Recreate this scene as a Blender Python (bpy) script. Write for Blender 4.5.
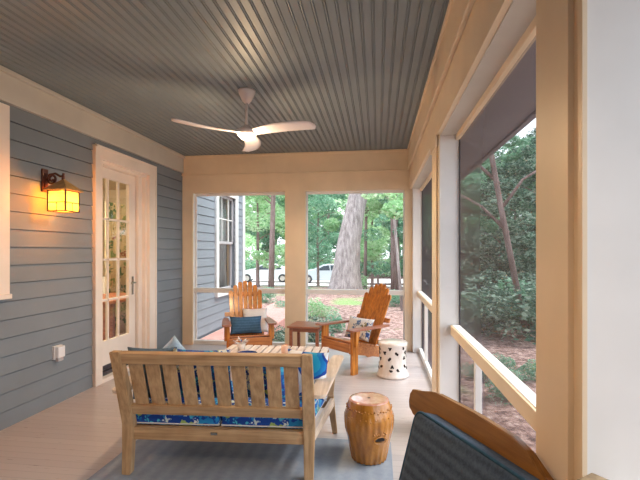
import bpy, bmesh, math, random
import numpy as np
from mathutils import Vector, Matrix, Euler, noise
random.seed(7)
S = bpy.context.scene
for o in list(bpy.data.objects): bpy.data.objects.remove(o)
C = S.collection
R = math.radians
PI = math.pi

# ------------------------------------------------------------------ camera
YAW = math.atan(58/428)
cam_d = bpy.data.cameras.new('camera'); cam = bpy.data.objects.new('camera', cam_d); C.objects.link(cam)
cam.location = (0, 0, 1.5); cam.rotation_euler = (R(90), 0, YAW)
cam_d.sensor_width = 36; cam_d.lens = 36*428/640
cam_d.shift_y = 11.5/640
cam_d.clip_start = .05; cam_d.clip_end = 300
S.camera = cam

# ------------------------------------------------------------------ world, sun, exposure
W = bpy.data.worlds.new('world'); S.world = W; W.use_nodes = True
wt = W.node_tree; wt.nodes.clear()
wo = wt.nodes.new('ShaderNodeOutputWorld'); wb = wt.nodes.new('ShaderNodeBackground')
wg = wt.nodes.new('ShaderNodeTexCoord'); ws = wt.nodes.new('ShaderNodeSeparateXYZ'); wr = wt.nodes.new('ShaderNodeValToRGB')
wt.links.new(wg.outputs['Generated'], ws.inputs[0]); wt.links.new(ws.outputs['Z'], wr.inputs[0])
wr.color_ramp.elements[0].color = (.86, .93, 1, 1); wr.color_ramp.elements[1].color = (.70, .84, 1, 1)
wt.links.new(wr.outputs[0], wb.inputs['Color']); wb.inputs['Strength'].default_value = 3.4
wt.links.new(wb.outputs[0], wo.inputs[0])
sun_d = bpy.data.lights.new('sun', 'SUN'); sun = bpy.data.objects.new('sun', sun_d); C.objects.link(sun)
sun_d.energy = 5; sun_d.angle = R(25); sun_d.color = (1, .96, .88)
sun.rotation_euler = (R(-4), R(30), 0)
S.view_settings.view_transform = 'Standard'; S.view_settings.look = 'None'
S.view_settings.gamma = 1; S.view_settings.exposure = 0.36
S.view_settings.use_curve_mapping = False

# ------------------------------------------------------------------ materials
def newmat(name):
    m = bpy.data.materials.new(name); m.use_nodes = True
    nt = m.node_tree; b = nt.nodes['Principled BSDF']
    return m, nt, b
def N(nt, t, **k):
    n = nt.nodes.new(t)
    for a, v in k.items(): setattr(n, a, v)
    return n
def ramp(nt, fac, stops, interp='LINEAR'):
    r = nt.nodes.new('ShaderNodeValToRGB'); cr = r.color_ramp; cr.interpolation = interp
    while len(cr.elements) > 1: cr.elements.remove(cr.elements[-1])
    cr.elements[0].position = stops[0][0]; cr.elements[0].color = (*stops[0][1], 1)
    for p, c in stops[1:]:
        e = cr.elements.new(p); e.color = (*c, 1)
    nt.links.new(fac, r.inputs[0]); return r.outputs[0]
def coords(nt, scale=(1,1,1), rot=(0,0,0), kind='Object'):
    t = N(nt, 'ShaderNodeTexCoord'); mp = N(nt, 'ShaderNodeMapping')
    mp.inputs['Scale'].default_value = scale; mp.inputs['Rotation'].default_value = rot
    nt.links.new(t.outputs[kind], mp.inputs[0]); return mp.outputs[0]
def noise_tex(nt, vec, scale, detail=3, rough=.5):
    n = N(nt, 'ShaderNodeTexNoise'); n.inputs['Scale'].default_value = scale
    n.inputs['Detail'].default_value = detail; n.inputs['Roughness'].default_value = rough
    nt.links.new(vec, n.inputs['Vector']); return n.outputs['Fac']
def bump(nt, b, h, strength=.3, dist=.01):
    n = N(nt, 'ShaderNodeBump'); n.inputs['Strength'].default_value = strength; n.inputs['Distance'].default_value = dist
    nt.links.new(h, n.inputs['Height']); nt.links.new(n.outputs[0], b.inputs['Normal'])
def paint(name, col, rough=.5, var=.06, scale=3):
    m, nt, b = newmat(name)
    f = noise_tex(nt, coords(nt), scale, 4)
    lo = tuple(max(0, c*(1-var)) for c in col); hi = tuple(min(1, c*(1+var)) for c in col)
    nt.links.new(ramp(nt, f, [(.3, lo), (.7, hi)]), b.inputs['Base Color'])
    b.inputs['Roughness'].default_value = rough
    return m
def wood(name, dark, light, axis=2, rough=.45, sc=1.0, coat=0):
    m, nt, b = newmat(name)
    s = [26*sc]*3; s[axis] = 1.6*sc
    v = coords(nt, tuple(s))
    f = noise_tex(nt, v, 1.6, 5, .6)
    v2 = coords(nt, (3, 3, 3)); f2 = noise_tex(nt, v2, 2, 2)
    mx = N(nt, 'ShaderNodeMath', operation='ADD'); nt.links.new(f, mx.inputs[0])
    ml = N(nt, 'ShaderNodeMath', operation='MULTIPLY'); nt.links.new(f2, ml.inputs[0]); ml.inputs[1].default_value = .5
    nt.links.new(ml.outputs[0], mx.inputs[1])
    nt.links.new(ramp(nt, mx.outputs[0], [(.5, dark), (.95, light)]), b.inputs['Base Color'])
    b.inputs['Roughness'].default_value = rough
    b.inputs['Coat Weight'].default_value = coat; b.inputs['Coat Roughness'].default_value = .15
    bump(nt, b, f, .15, .004)
    return m
def fabric(name, col, col2, scale=60, stripe=None):
    m, nt, b = newmat(name)
    v = coords(nt)
    f = noise_tex(nt, v, scale, 3, .7)
    if stripe:
        w = N(nt, 'ShaderNodeTexWave'); w.inputs['Scale'].default_value = stripe[1]; w.bands_direction = stripe[0]
        w.inputs['Distortion'].default_value = .4
        nt.links.new(v, w.inputs['Vector'])
        ad = N(nt, 'ShaderNodeMath', operation='MULTIPLY_ADD'); nt.links.new(w.outputs['Fac'], ad.inputs[0])
        ad.inputs[1].default_value = .35; nt.links.new(f, ad.inputs[2]); f = ad.outputs[0]
        nt.links.new(ramp(nt, f, [(.35, col), (.95, col2)]), b.inputs['Base Color'])
    else:
        nt.links.new(ramp(nt, f, [(.3, col), (.7, col2)]), b.inputs['Base Color'])
    b.inputs['Roughness'].default_value = .9
    bump(nt, b, f, .3, .003)
    return m
def floral(name, scale, stops, warp=.25):
    m, nt, b = newmat(name)
    v = coords(nt)
    nn = N(nt, 'ShaderNodeTexNoise'); nn.inputs['Scale'].default_value = scale*.8
    nt.links.new(v, nn.inputs['Vector'])
    mx = N(nt, 'ShaderNodeMix', data_type='VECTOR'); mx.inputs['Factor'].default_value = warp
    nt.links.new(v, mx.inputs[4]); nt.links.new(nn.outputs['Color'], mx.inputs[5])
    vo = N(nt, 'ShaderNodeTexVoronoi', feature='F1'); vo.inputs['Scale'].default_value = scale
    nt.links.new(mx.outputs[1], vo.inputs['Vector'])
    se = N(nt, 'ShaderNodeSeparateColor'); nt.links.new(vo.outputs['Color'], se.inputs[0])
    c1 = ramp(nt, se.outputs[0], stops, 'CONSTANT')
    ve = N(nt, 'ShaderNodeTexVoronoi', feature='DISTANCE_TO_EDGE'); ve.inputs['Scale'].default_value = scale*.7
    nt.links.new(mx.outputs[1], ve.inputs['Vector'])
    e = ramp(nt, ve.outputs['Distance'], [(0, (1,1,1)), (.05, (1,1,1)), (.08, (0,0,0))])
    m2 = N(nt, 'ShaderNodeMix', data_type='RGBA'); nt.links.new(e, m2.inputs['Factor'])
    nt.links.new(c1, m2.inputs[6]); m2.inputs[7].default_value = (*stops[0][1], 1)
    nt.links.new(m2.outputs[2], b.inputs['Base Color'])
    b.inputs['Roughness'].default_value = .85
    return m
def leafmat(name, stops, trans=.45):
    m, nt, b = newmat(name)
    nt.nodes.remove(b)
    g = N(nt, 'ShaderNodeNewGeometry')
    f = noise_tex(nt, coords(nt), .9, 3)
    ad = N(nt, 'ShaderNodeMath', operation='MULTIPLY_ADD'); nt.links.new(g.outputs['Random Per Island'], ad.inputs[0])
    ad.inputs[1].default_value = .5; nt.links.new(f, ad.inputs[2])
    c = ramp(nt, ad.outputs[0], stops)
    d = N(nt, 'ShaderNodeBsdfDiffuse'); t = N(nt, 'ShaderNodeBsdfTranslucent'); mx = N(nt, 'ShaderNodeMixShader')
    nt.links.new(c, d.inputs[0]); nt.links.new(c, t.inputs[0]); mx.inputs[0].default_value = trans
    nt.links.new(d.outputs[0], mx.inputs[1]); nt.links.new(t.outputs[0], mx.inputs[2])
    nt.links.new(mx.outputs[0], nt.nodes['Material Output'].inputs[0])
    return m
def emit(name, col, st):
    m, nt, b = newmat(name)
    b.inputs['Base Color'].default_value = (*col, 1); b.inputs['Emission Color'].default_value = (*col, 1)
    b.inputs['Emission Strength'].default_value = st
    return m

M = {}
M['trim'] = paint('cream_trim_paint', (.80, .64, .45), .42)
M['white'] = paint('white_and_daylit_trim', (.80, .78, .76), .4)  # also jambs and post sides: cool daylight on cream put into the colour
M['doorwhite'] = paint('door_white_paint', (.82, .72, .64), .4)
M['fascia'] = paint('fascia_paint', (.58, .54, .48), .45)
M['siding'] = paint('siding_paint', (.20, .225, .255), .72, .08, 2)
M['soffit'] = paint('soffit_paint', (.27, .26, .29), .7)
M['ceiling'] = paint('beadboard_paint', (.20, .235, .25), .45, .05)
M['metalwhite'] = paint('fan_white_paint', (.74, .69, .70), .3, .02)
M['plasticwhite'] = paint('white_plastic', (.80, .80, .82), .35, .02)
M['darkmetal'] = paint('dark_metal', (.035, .03, .03), .4)
M['rust'] = paint('rusty_metal', (.10, .03, .022), .45, .3, 20)
M['copper'] = paint('lantern_copper', (.34, .20, .07), .4, .3, 20)
M['chrome'] = paint('satin_nickel', (.45, .42, .38), .25); M['chrome'].node_tree.nodes['Principled BSDF'].inputs['Metallic'].default_value = .9
M['threshold'] = paint('threshold_bronze', (.05, .04, .05), .3)
M['teak'] = wood('weathered_teak', (.34, .195, .09), (.62, .41, .225), 0, .55)
M['teakv'] = wood('weathered_teak_upright', (.34, .195, .09), (.62, .41, .225), 2, .55)
M['teakpale'] = wood('pale_teak', (.52, .38, .27), (.78, .63, .50), 1, .5)
M['adir'] = wood('oiled_orange_wood', (.26, .075, .012), (.72, .27, .045), 2, .35, 1, .3)
M['adirh'] = wood('oiled_orange_wood_flat', (.30, .095, .03), (.62, .25, .08), 0, .38, 1, .2)
M['redwood'] = wood('reddish_wood', (.22, .07, .04), (.42, .17, .10), 0, .35)
M['clubwood'] = wood('honey_brown_wood', (.16, .065, .012), (.36, .165, .035), 0, .4)
M['greywood'] = wood('greyed_wood', (.16, .11, .06), (.34, .25, .15), 2, .6)
M['navy'] = fabric('navy_stripe_fabric', (.025, .045, .085), (.08, .125, .20), 90, ('Z', 9))
M['piping'] = fabric('blue_piping', (.015, .06, .12), (.025, .10, .18))
M['denim'] = fabric('denim_fabric', (.03, .09, .19), (.07, .17, .30), 40, ('Z', 9))
M['whitefab'] = fabric('white_fabric', (.72, .70, .70), (.84, .80, .78))
M['palefab'] = fabric('pale_blue_fabric', (.35, .47, .58), (.5, .62, .72))
M['greyfab'] = fabric('slate_fabric', (.06, .10, .15), (.12, .19, .26))
M['tropic'] = floral('tropical_leaf_fabric', 16, [(0, (.01, .07, .38)), (.25, (.02, .28, .62)), (.48, (.0, .14, .52)), (.66, (.08, .52, .72)), (.80, (.70, .80, .76)), (.92, (.36, .52, .16))])
M['bluepat'] = floral('blue_white_print_fabric', 15, [(0, (.70, .70, .72)), (.35, (.03, .08, .26)), (.55, (.74, .72, .70)), (.8, (.10, .18, .36)), (.92, (.25, .22, .10))])
M['curtain'] = floral('patterned_curtain_fabric', 9, [(0, (.55, .45, .30)), (.3, (.10, .16, .07)), (.55, (.6, .5, .34)), (.75, (.22, .28, .12)), (.9, (.32, .12, .07))])

def medallion():
    m, nt, b = newmat('medallion_print_fabric')
    v = coords(nt, (1,1,1))
    vo = N(nt, 'ShaderNodeTexVoronoi', feature='F1'); vo.inputs['Scale'].default_value = 4.3; vo.inputs['Randomness'].default_value = .35
    nt.links.new(v, vo.inputs['Vector'])
    n = noise_tex(nt, v, 30, 2)
    a = N(nt, 'ShaderNodeMath', operation='MULTIPLY_ADD'); nt.links.new(n, a.inputs[0]); a.inputs[1].default_value = .04
    nt.links.new(vo.outputs['Distance'], a.inputs[2])
    c = ramp(nt, a.outputs[0], [(0, (.45, .6, .12)), (.10, (.01, .34, .60)), (.40, (.0, .20, .56)), (.48, (.005, .06, .34)), (.53, (.78, .78, .78))], 'CONSTANT')
    nt.links.new(c, b.inputs['Base Color']); b.inputs['Roughness'].default_value = .85
    return m
M['medallion'] = medallion()

def floor_mat():
    m, nt, b = newmat('painted_porch_boards')
    v = coords(nt, (1,1,1), (0,0,0))
    sx = N(nt, 'ShaderNodeSeparateXYZ'); nt.links.new(v, sx.inputs[0])
    md = N(nt, 'ShaderNodeMath', operation='MULTIPLY'); nt.links.new(sx.outputs['Y'], md.inputs[0]); md.inputs[1].default_value = 1/.082
    fr = N(nt, 'ShaderNodeMath', operation='FRACT'); nt.links.new(md.outputs[0], fr.inputs[0])
    fl = N(nt, 'ShaderNodeMath', operation='FLOOR'); nt.links.new(md.outputs[0], fl.inputs[0])
    wn = N(nt, 'ShaderNodeTexWhiteNoise', noise_dimensions='1D'); nt.links.new(fl.outputs[0], wn.inputs['W'])
    base = ramp(nt, wn.outputs['Value'], [(0, (.455, .405, .405)), (1, (.50, .45, .445))])
    g = ramp(nt, fr.outputs[0], [(0, (.55,.55,.55)), (.035, (1,1,1)), (.965, (1,1,1)), (1, (.55,.55,.55))])
    mx = N(nt, 'ShaderNodeMix', data_type='RGBA', blend_type='MULTIPLY'); mx.inputs['Factor'].default_value = 1
    nt.links.new(base, mx.inputs[6]); nt.links.new(g, mx.inputs[7])
    nt.links.new(mx.outputs[2], b.inputs['Base Color'])
    n = noise_tex(nt, coords(nt, (2, 20, 1)), 3, 4)
    nt.links.new(ramp(nt, n, [(.3, (.27,.27,.27)), (.7, (.33,.33,.33))]), b.inputs['Roughness'])
    bump(nt, b, g, .35, .004)
    return m
M['floor'] = floor_mat()
M['rug'] = fabric('slate_rug_weave', (.24, .28, .345), (.31, .35, .41), 25, ('X', 3))

def brickmat():
    m, nt, b = newmat('brick_paving')
    br = N(nt, 'ShaderNodeTexBrick'); nt.links.new(coords(nt), br.inputs['Vector'])
    br.inputs['Scale'].default_value = 4.5; br.inputs['Color1'].default_value = (.42, .14, .11, 1); br.inputs['Color2'].default_value = (.56, .24, .20, 1)
    br.inputs['Mortar'].default_value = (.55, .45, .40, 1); br.inputs['Mortar Size'].default_value = .03
    nt.links.new(br.outputs['Color'], b.inputs['Base Color']); b.inputs['Roughness'].default_value = .85
    return m
M['brick'] = brickmat()
def groundmat():
    m, nt, b = newmat('leaf_litter_ground')
    v = coords(nt)
    a = noise_tex(nt, v, 9, 6, .75); big = noise_tex(nt, v, .45, 3)
    lit = ramp(nt, a, [(.34, (.05, .025, .02)), (.46, (.22, .12, .10)), (.56, (.42, .27, .23)), (.68, (.62, .48, .42))])
    grn = ramp(nt, a, [(.3, (.10, .20, .05)), (.7, (.34, .46, .18))])
    k = ramp(nt, big, [(.55, (0,0,0)), (.66, (1,1,1))])
    mx = N(nt, 'ShaderNodeMix', data_type='RGBA'); nt.links.new(k, mx.inputs['Factor']); nt.links.new(lit, mx.inputs[6]); nt.links.new(grn, mx.inputs[7])
    nt.links.new(mx.outputs[2], b.inputs['Base Color']); b.inputs['Roughness'].default_value = 1
    bump(nt, b, a, .8, .05)
    return m
M['ground'] = groundmat()
M['drive'] = paint('pale_gravel', (.62, .58, .55), .9, .12, 6)
def barkmat(name, lo, hi):
    m, nt, b = newmat(name)
    f = noise_tex(nt, coords(nt, (7, 7, 1.1)), 1.6, 6, .7)
    nt.links.new(ramp(nt, f, [(.35, lo), (.65, hi)]), b.inputs['Base Color']); b.inputs['Roughness'].default_value = 1
    bump(nt, b, f, 1, .06)
    return m
M['bark'] = barkmat('grey_bark', (.20, .16, .15), (.50, .43, .41))
M['bark2'] = barkmat('brown_bark', (.14, .09, .08), (.34, .25, .23))
M['leafbright'] = leafmat('bright_leaf', [(.3, (.18, .38, .17)), (.7, (.42, .64, .36)), (1.1, (.70, .84, .60))], .5)
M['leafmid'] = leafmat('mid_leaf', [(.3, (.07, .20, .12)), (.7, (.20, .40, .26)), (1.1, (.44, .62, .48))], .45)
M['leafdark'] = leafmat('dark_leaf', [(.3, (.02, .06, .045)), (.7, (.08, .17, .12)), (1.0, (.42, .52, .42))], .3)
M['carwhite'] = paint('car_white_paint', (.75, .77, .80), .25, .02); M['carwhite'].node_tree.nodes['Principled BSDF'].inputs['Coat Weight'].default_value = .5
M['carsilver'] = paint('car_silver_paint', (.52, .55, .60), .28, .02)
M['tyre'] = paint('tyre_rubber', (.03, .03, .035), .8)
M['carglass'] = paint('dark_car_glass', (.06, .08, .10), .1)

def glassmat():
    m, nt, b = newmat('window_glass')
    nt.nodes.remove(b)
    t = N(nt, 'ShaderNodeBsdfTransparent'); g = N(nt, 'ShaderNodeBsdfGlossy'); g.inputs['Roughness'].default_value = .02
    gg = N(nt, 'ShaderNodeNewGeometry'); dt = N(nt, 'ShaderNodeVectorMath', operation='DOT_PRODUCT')
    nt.links.new(gg.outputs['Normal'], dt.inputs[0]); nt.links.new(gg.outputs['Incoming'], dt.inputs[1])
    ab = N(nt, 'ShaderNodeMath', operation='ABSOLUTE'); nt.links.new(dt.outputs['Value'], ab.inputs[0])
    om = N(nt, 'ShaderNodeMath', operation='SUBTRACT'); om.inputs[0].default_value = 1; nt.links.new(ab.outputs[0], om.inputs[1])
    pw = N(nt, 'ShaderNodeMath', operation='POWER'); nt.links.new(om.outputs[0], pw.inputs[0]); pw.inputs[1].default_value = 5
    fr = N(nt, 'ShaderNodeMath', operation='MULTIPLY_ADD'); nt.links.new(pw.outputs[0], fr.inputs[0]); fr.inputs[1].default_value = .95; fr.inputs[2].default_value = .045
    mx = N(nt, 'ShaderNodeMixShader')
    t.inputs[0].default_value = (.93, .96, .95, 1)
    nt.links.new(fr.outputs[0], mx.inputs[0]); nt.links.new(t.outputs[0], mx.inputs[1]); nt.links.new(g.outputs[0], mx.inputs[2])
    nt.links.new(mx.outputs[0], nt.nodes['Material Output'].inputs[0])
    return m
M['glass'] = glassmat()
def screenmat():
    # woven insect screen: its wires cover more of the view the more obliquely one looks through it, open^(1/cos)
    m, nt, b = newmat('insect_screen_mesh')
    nt.nodes.remove(b)
    lw = N(nt, 'ShaderNodeNewGeometry'); dt = N(nt, 'ShaderNodeVectorMath', operation='DOT_PRODUCT')
    nt.links.new(lw.outputs['Normal'], dt.inputs[0]); nt.links.new(lw.outputs['Incoming'], dt.inputs[1])
    ab = N(nt, 'ShaderNodeMath', operation='ABSOLUTE'); nt.links.new(dt.outputs['Value'], ab.inputs[0])
    mxm = N(nt, 'ShaderNodeMath', operation='MAXIMUM'); nt.links.new(ab.outputs[0], mxm.inputs[0]); mxm.inputs[1].default_value = .05
    iv = N(nt, 'ShaderNodeMath', operation='DIVIDE'); iv.inputs[0].default_value = 1; nt.links.new(mxm.outputs[0], iv.inputs[1])
    pw = N(nt, 'ShaderNodeMath', operation='POWER'); pw.inputs[0].default_value = .77; nt.links.new(iv.outputs[0], pw.inputs[1])
    t = N(nt, 'ShaderNodeBsdfTransparent'); d = N(nt, 'ShaderNodeBsdfDiffuse'); d.inputs[0].default_value = (.14, .135, .165, 1)
    mx = N(nt, 'ShaderNodeMixShader'); nt.links.new(pw.outputs[0], mx.inputs[0]); nt.links.new(d.outputs[0], mx.inputs[1]); nt.links.new(t.outputs[0], mx.inputs[2])
    nt.links.new(mx.outputs[0], nt.nodes['Material Output'].inputs[0])
    return m
M['screen'] = screenmat()
M['lampglass'] = emit('glowing_amber_glass', (1, .62, .16), .8)
_nt = M['lampglass'].node_tree; _tr = _nt.nodes.new('ShaderNodeBsdfTransparent'); _tr.inputs[0].default_value = (1, .74, .34, 1)
_mx = _nt.nodes.new('ShaderNodeMixShader'); _mx.inputs[0].default_value = .5
_nt.links.new(_nt.nodes['Principled BSDF'].outputs[0], _mx.inputs[1]); _nt.links.new(_tr.outputs[0], _mx.inputs[2]); _nt.links.new(_mx.outputs[0], _nt.nodes['Material Output'].inputs[0])
M['lens'] = emit('glowing_lens', (1, .78, .50), 9)
def ceramic(name, lo, hi, zs, rough=.12):
    m, nt, b = newmat(name)
    f = noise_tex(nt, coords(nt, (1, 1, .35)), 14, 5, .6)
    nt.links.new(ramp(nt, f, [(.35, lo), (.65, hi)]), b.inputs['Base Color']); b.inputs['Roughness'].default_value = rough
    b.inputs['Coat Weight'].default_value = .6
    f2 = noise_tex(nt, coords(nt), zs, 2)
    bump(nt, b, f2, .35, .008)
    return m
M['honey'] = ceramic('honey_brown_glaze', (.28, .10, .01), (.50, .20, .025), 40)
M['honeytop'] = ceramic('pinkish_brown_glaze', (.42, .17, .10), (.60, .32, .24), 30)
M['ivory'] = ceramic('ivory_glaze', (.72, .62, .55), (.84, .76, .70), 60, .25)
M['hole'] = paint('dark_opening', (.02, .012, .01), .9)

# ------------------------------------------------------------------ mesh helpers
def bx(bm, x0, x1, y0, y1, z0, z1, bev=0):
    vs = [bm.verts.new(p) for p in [(x0,y0,z0),(x1,y0,z0),(x1,y1,z0),(x0,y1,z0),(x0,y0,z1),(x1,y0,z1),(x1,y1,z1),(x0,y1,z1)]]
    fs = [bm.faces.new([vs[i] for i in f]) for f in [(0,3,2,1),(4,5,6,7),(0,1,5,4),(1,2,6,5),(2,3,7,6),(3,0,4,7)]]
    if bev:
        es = list({e for f in fs for e in f.edges})
        bmesh.ops.bevel(bm, geom=es, offset=bev, segments=2, profile=.6, affect='EDGES')
    return vs
def bar(bm, p1, p2, w, h, up=(0,0,1), bev=0, w2=None, h2=None):
    p1 = Vector(p1); p2 = Vector(p2); d = (p2-p1).normalized(); u = Vector(up)
    s = d.cross(u).normalized(); u = s.cross(d).normalized()
    w2 = w if w2 is None else w2; h2 = h if h2 is None else h2
    vs = []
    for p, a, b_ in ((p1, w, h), (p2, w2, h2)):
        for i, j in ((-1,-1),(1,-1),(1,1),(-1,1)):
            vs.append(bm.verts.new(p + s*i*a/2 + u*j*b_/2))
    fs = [bm.faces.new([vs[i] for i in f]) for f in [(0,3,2,1),(4,5,6,7),(0,1,5,4),(1,2,6,5),(2,3,7,6),(3,0,4,7)]]
    if bev:
        es = list({e for f in fs for e in f.edges})
        bmesh.ops.bevel(bm, geom=es, offset=bev, segments=2, profile=.6, affect='EDGES')
def prism(bm, pts, t, mat=None, bev=0):
    mat = mat or Matrix()
    a = [bm.verts.new(mat @ Vector((x, y, -t/2))) for x, y in pts]
    b_ = [bm.verts.new(mat @ Vector((x, y, t/2))) for x, y in pts]
    n = len(pts)
    fs = [bm.faces.new(a[::-1]), bm.faces.new(b_)]
    for i in range(n): bm.faces.new((a[i], a[(i+1)%n], b_[(i+1)%n], b_[i]))
    if bev:
        es = list(fs[0].edges)+list(fs[1].edges)
        bmesh.ops.bevel(bm, geom=es, offset=bev, segments=2, profile=.6, affect='EDGES')
def lathe(bm, prof, seg=32, c=(0,0,0)):
    rings = []
    for r, z in prof:
        if r < 1e-5: rings.append([bm.verts.new((c[0], c[1], c[2]+z))])
        else: rings.append([bm.verts.new((c[0]+r*math.cos(2*PI*i/seg), c[1]+r*math.sin(2*PI*i/seg), c[2]+z)) for i in range(seg)])
    for a, b_ in zip(rings, rings[1:]):
        for i in range(seg):
            j = (i+1) % seg
            if len(a) == 1 and len(b_) == 1: continue
            if len(a) == 1: bm.faces.new((a[0], b_[j], b_[i]))
            elif len(b_) == 1: bm.faces.new((a[i], a[j], b_[0]))
            else: bm.faces.new((a[i], a[j], b_[j], b_[i]))
def tube(bm, pts, r, seg=10, radii=None):
    pts = [Vector(p) for p in pts]; rings = []
    prev = None
    for i, p in enumerate(pts):
        d = (pts[min(i+1, len(pts)-1)] - pts[max(i-1, 0)]).normalized()
        ref = prev if prev is not None else (Vector((0,0,1)) if abs(d.z) < .9 else Vector((1,0,0)))
        s = d.cross(ref); 
        if s.length < 1e-4: s = d.cross(Vector((0,1,0)))
        s.normalize(); u = s.cross(d).normalized(); prev = u
        rr = radii[i] if radii else r
        rings.append([bm.verts.new(p + s*rr*math.cos(2*PI*k/seg) + u*rr*math.sin(2*PI*k/seg)) for k in range(seg)])
    for a, b_ in zip(rings, rings[1:]):
        for k in range(seg):
            bm.faces.new((a[k], a[(k+1)%seg], b_[(k+1)%seg], b_[k]))
    bm.faces.new(rings[0][::-1]); bm.faces.new(rings[-1])
def pillow(bm, w, h, t, n=14, mat=None):
    mat = mat or Matrix()
    def prof(a): return max(0, 1-abs(a)**2.6)**.55
    g = {}
    for sd in (0, 1):
        for i in range(n+1):
            for j in range(n+1):
                u = -1+2*i/n; v = -1+2*j/n
                edge = i in (0, n) or j in (0, n)
                if edge and sd == 1: g[sd,i,j] = g[0,i,j]; continue
                pin = 1-.07*(1-abs(u)**2)*abs(v)**3; pin2 = 1-.07*(1-abs(v)**2)*abs(u)**3
                x = u*w/2*pin2; y = v*h/2*pin
                z = (1 if sd == 0 else -1)*t/2*prof(u)*prof(v)
                g[sd,i,j] = bm.verts.new(mat @ Vector((x, y, 0 if edge else z)))
    for sd in (0, 1):
        for i in range(n):
            for j in range(n):
                f = [g[sd,i,j], g[sd,i+1,j], g[sd,i+1,j+1], g[sd,i,j+1]]
                bm.faces.new(f if sd == 0 else f[::-1])
def link(name, bm, mat, parent=None, smooth=False, loc=None):
    me = bpy.data.meshes.new(name)
    bmesh.ops.recalc_face_normals(bm, faces=bm.faces[:])
    bm.to_mesh(me); bm.free()
    if smooth:
        for p in me.polygons: p.use_smooth = True
    me.materials.append(mat)
    o = bpy.data.objects.new(name, me); C.objects.link(o)
    if parent: o.parent = parent
    if loc: o.location = loc
    return o
def thing(name, label, cat, loc=(0,0,0), rz=0, group=None):
    o = bpy.data.objects.new(name, None); C.objects.link(o); o.empty_display_size = .1
    o.location = loc; o.rotation_euler = (0,0,rz)
    if label: o['label'] = label; o['category'] = cat
    if group: o['group'] = group
    return o
def tag(o, label, cat, group=None, kind=None):
    o['label'] = label; o['category'] = cat
    if group: o['group'] = group
    if kind: o['kind'] = kind
    return o
def struct(name, bm, mat, parent=None, smooth=False):
    o = link(name, bm, mat, parent, smooth)
    if not parent: o['kind'] = 'structure'
    return o
def structroot(name, loc=(0,0,0)):
    o = bpy.data.objects.new(name, None); C.objects.link(o); o.location = loc; o['kind'] = 'structure'; return o
def boxes(name, mat, lst, parent=None, bev=0, st=False):
    bm = bmesh.new()
    for b_ in lst: bx(bm, *b_, bev=bev)
    return struct(name, bm, mat, parent) if st else link(name, bm, mat, parent)
def copy_tree(root, loc, rz, label, group=None):
    r = root.copy(); C.objects.link(r); r.location = loc; r.rotation_euler = (0,0,rz)
    r['label'] = label
    if group: r['group'] = group
    for ch in list(root.children):
        c_ = ch.copy(); C.objects.link(c_); c_.parent = r
        for g in ch.children:
            d = g.copy(); C.objects.link(d); d.parent = c_
    return r

# ------------------------------------------------------------------ room shell
XL, XR, YF, YB = -3.13, .47, 6.55, -1.6
bm = bmesh.new(); bx(bm, XL-.02, .70, YB, 6.72, -.08, 0); struct('floor', bm, M['floor'])
bm = bmesh.new(); bx(bm, -1.89, .10, 1.0, 3.40, .0005, .007, .002)
tag(link('area_rug', bm, M['rug']), 'flat slate grey rug on the porch floor under the loveseat', 'rug')

# beadboard ceiling: real V-grooves running along the room
bm = bmesh.new(); p = .074; x = XL-.02; ZC = 3.035
verts = []
prof = []
while x < XR+.02:
    prof += [(x, ZC+.009), (x+.003, ZC+.009), (x+.005, ZC+.001), (x+.009, ZC-.0005), (x+.013, ZC+.001), (x+.015, ZC+.009), (x+.018, ZC+.009), (x+.021, ZC), (x+p-.003, ZC)]
    x += p
prof.append((x, ZC+.012))
a = [bm.verts.new((px, YB, pz)) for px, pz in prof]; b_ = [bm.verts.new((px, YF+.1, pz)) for px, pz in prof]
for i in range(len(a)-1): bm.faces.new((a[i], a[i+1], b_[i+1], b_[i]))
bx(bm, XL-.1, 1.1, YB-.1, 6.9, ZC+.03, ZC+.1)
struct('ceiling', bm, M['ceiling'])

# left wall of clapboards, running on past the porch; openings for window, door, far window
OPEN = [(2.25, 3.12, 1.2, 2.62), (4.48, 5.50, -1, 2.55), (8.08, 9.12, .70, 2.66)]
def spans(y0, y1, z0, z1):
    s = [(y0, y1)]
    for a0, a1, b0, b1 in OPEN:
        if z0 < b1-.01 and z1 > b0+.01:
            n = []
            for p0, p1 in s:
                if a1 <= p0 or a0 >= p1: n.append((p0, p1)); continue
                if p0 < a0: n.append((p0, a0))
                if a1 < p1: n.append((a1, p1))
            s = n
    return s
bm = bmesh.new()
z = -.01; E_ = .155
while z < 3.3:
    for y0, y1 in spans(YB, 9.75, z, z+E_):
        vs = [bm.verts.new(q) for q in [(XL-.034, y0, z), (XL+.0, y0, z), (XL-.010, y0, z+E_-.007), (XL-.034, y0, z+E_-.006),
                                        (XL-.034, y1, z), (XL+.0, y1, z), (XL-.010, y1, z+E_-.007), (XL-.034, y1, z+E_-.006)]]
        for f in [(0,1,2,3),(4,7,6,5),(0,4,5,1),(1,5,6,2),(2,6,7,3),(3,7,4,0)]: bm.faces.new([vs[i] for i in f])
    z += E_
zs = sorted({-.6, 3.4, *[v for o_ in OPEN for v in o_[2:] if v > -.5]})
for z0, z1 in zip(zs, zs[1:]):
    for y0, y1 in spans(YB, 9.75, z0, z1): bx(bm, XL-.14, XL-.03, y0, y1, z0, z1)
struct('wall_left', bm, M['siding'])
boxes('trim_1', M['white'], [(XL-.16, XL+.015, 9.66, 9.80, -.5, 3.4)], st=True)           # corner board of the house
bm = bmesh.new(); bx(bm, XL-.02, XL+.03, YB, YF, 2.762, 3.034, .003)
bar(bm, (XL+.045, YB, 3.012), (XL+.045, YF, 3.012), .035, .04, bev=.008)
struct('trim_2', bm, M['fascia'])

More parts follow.
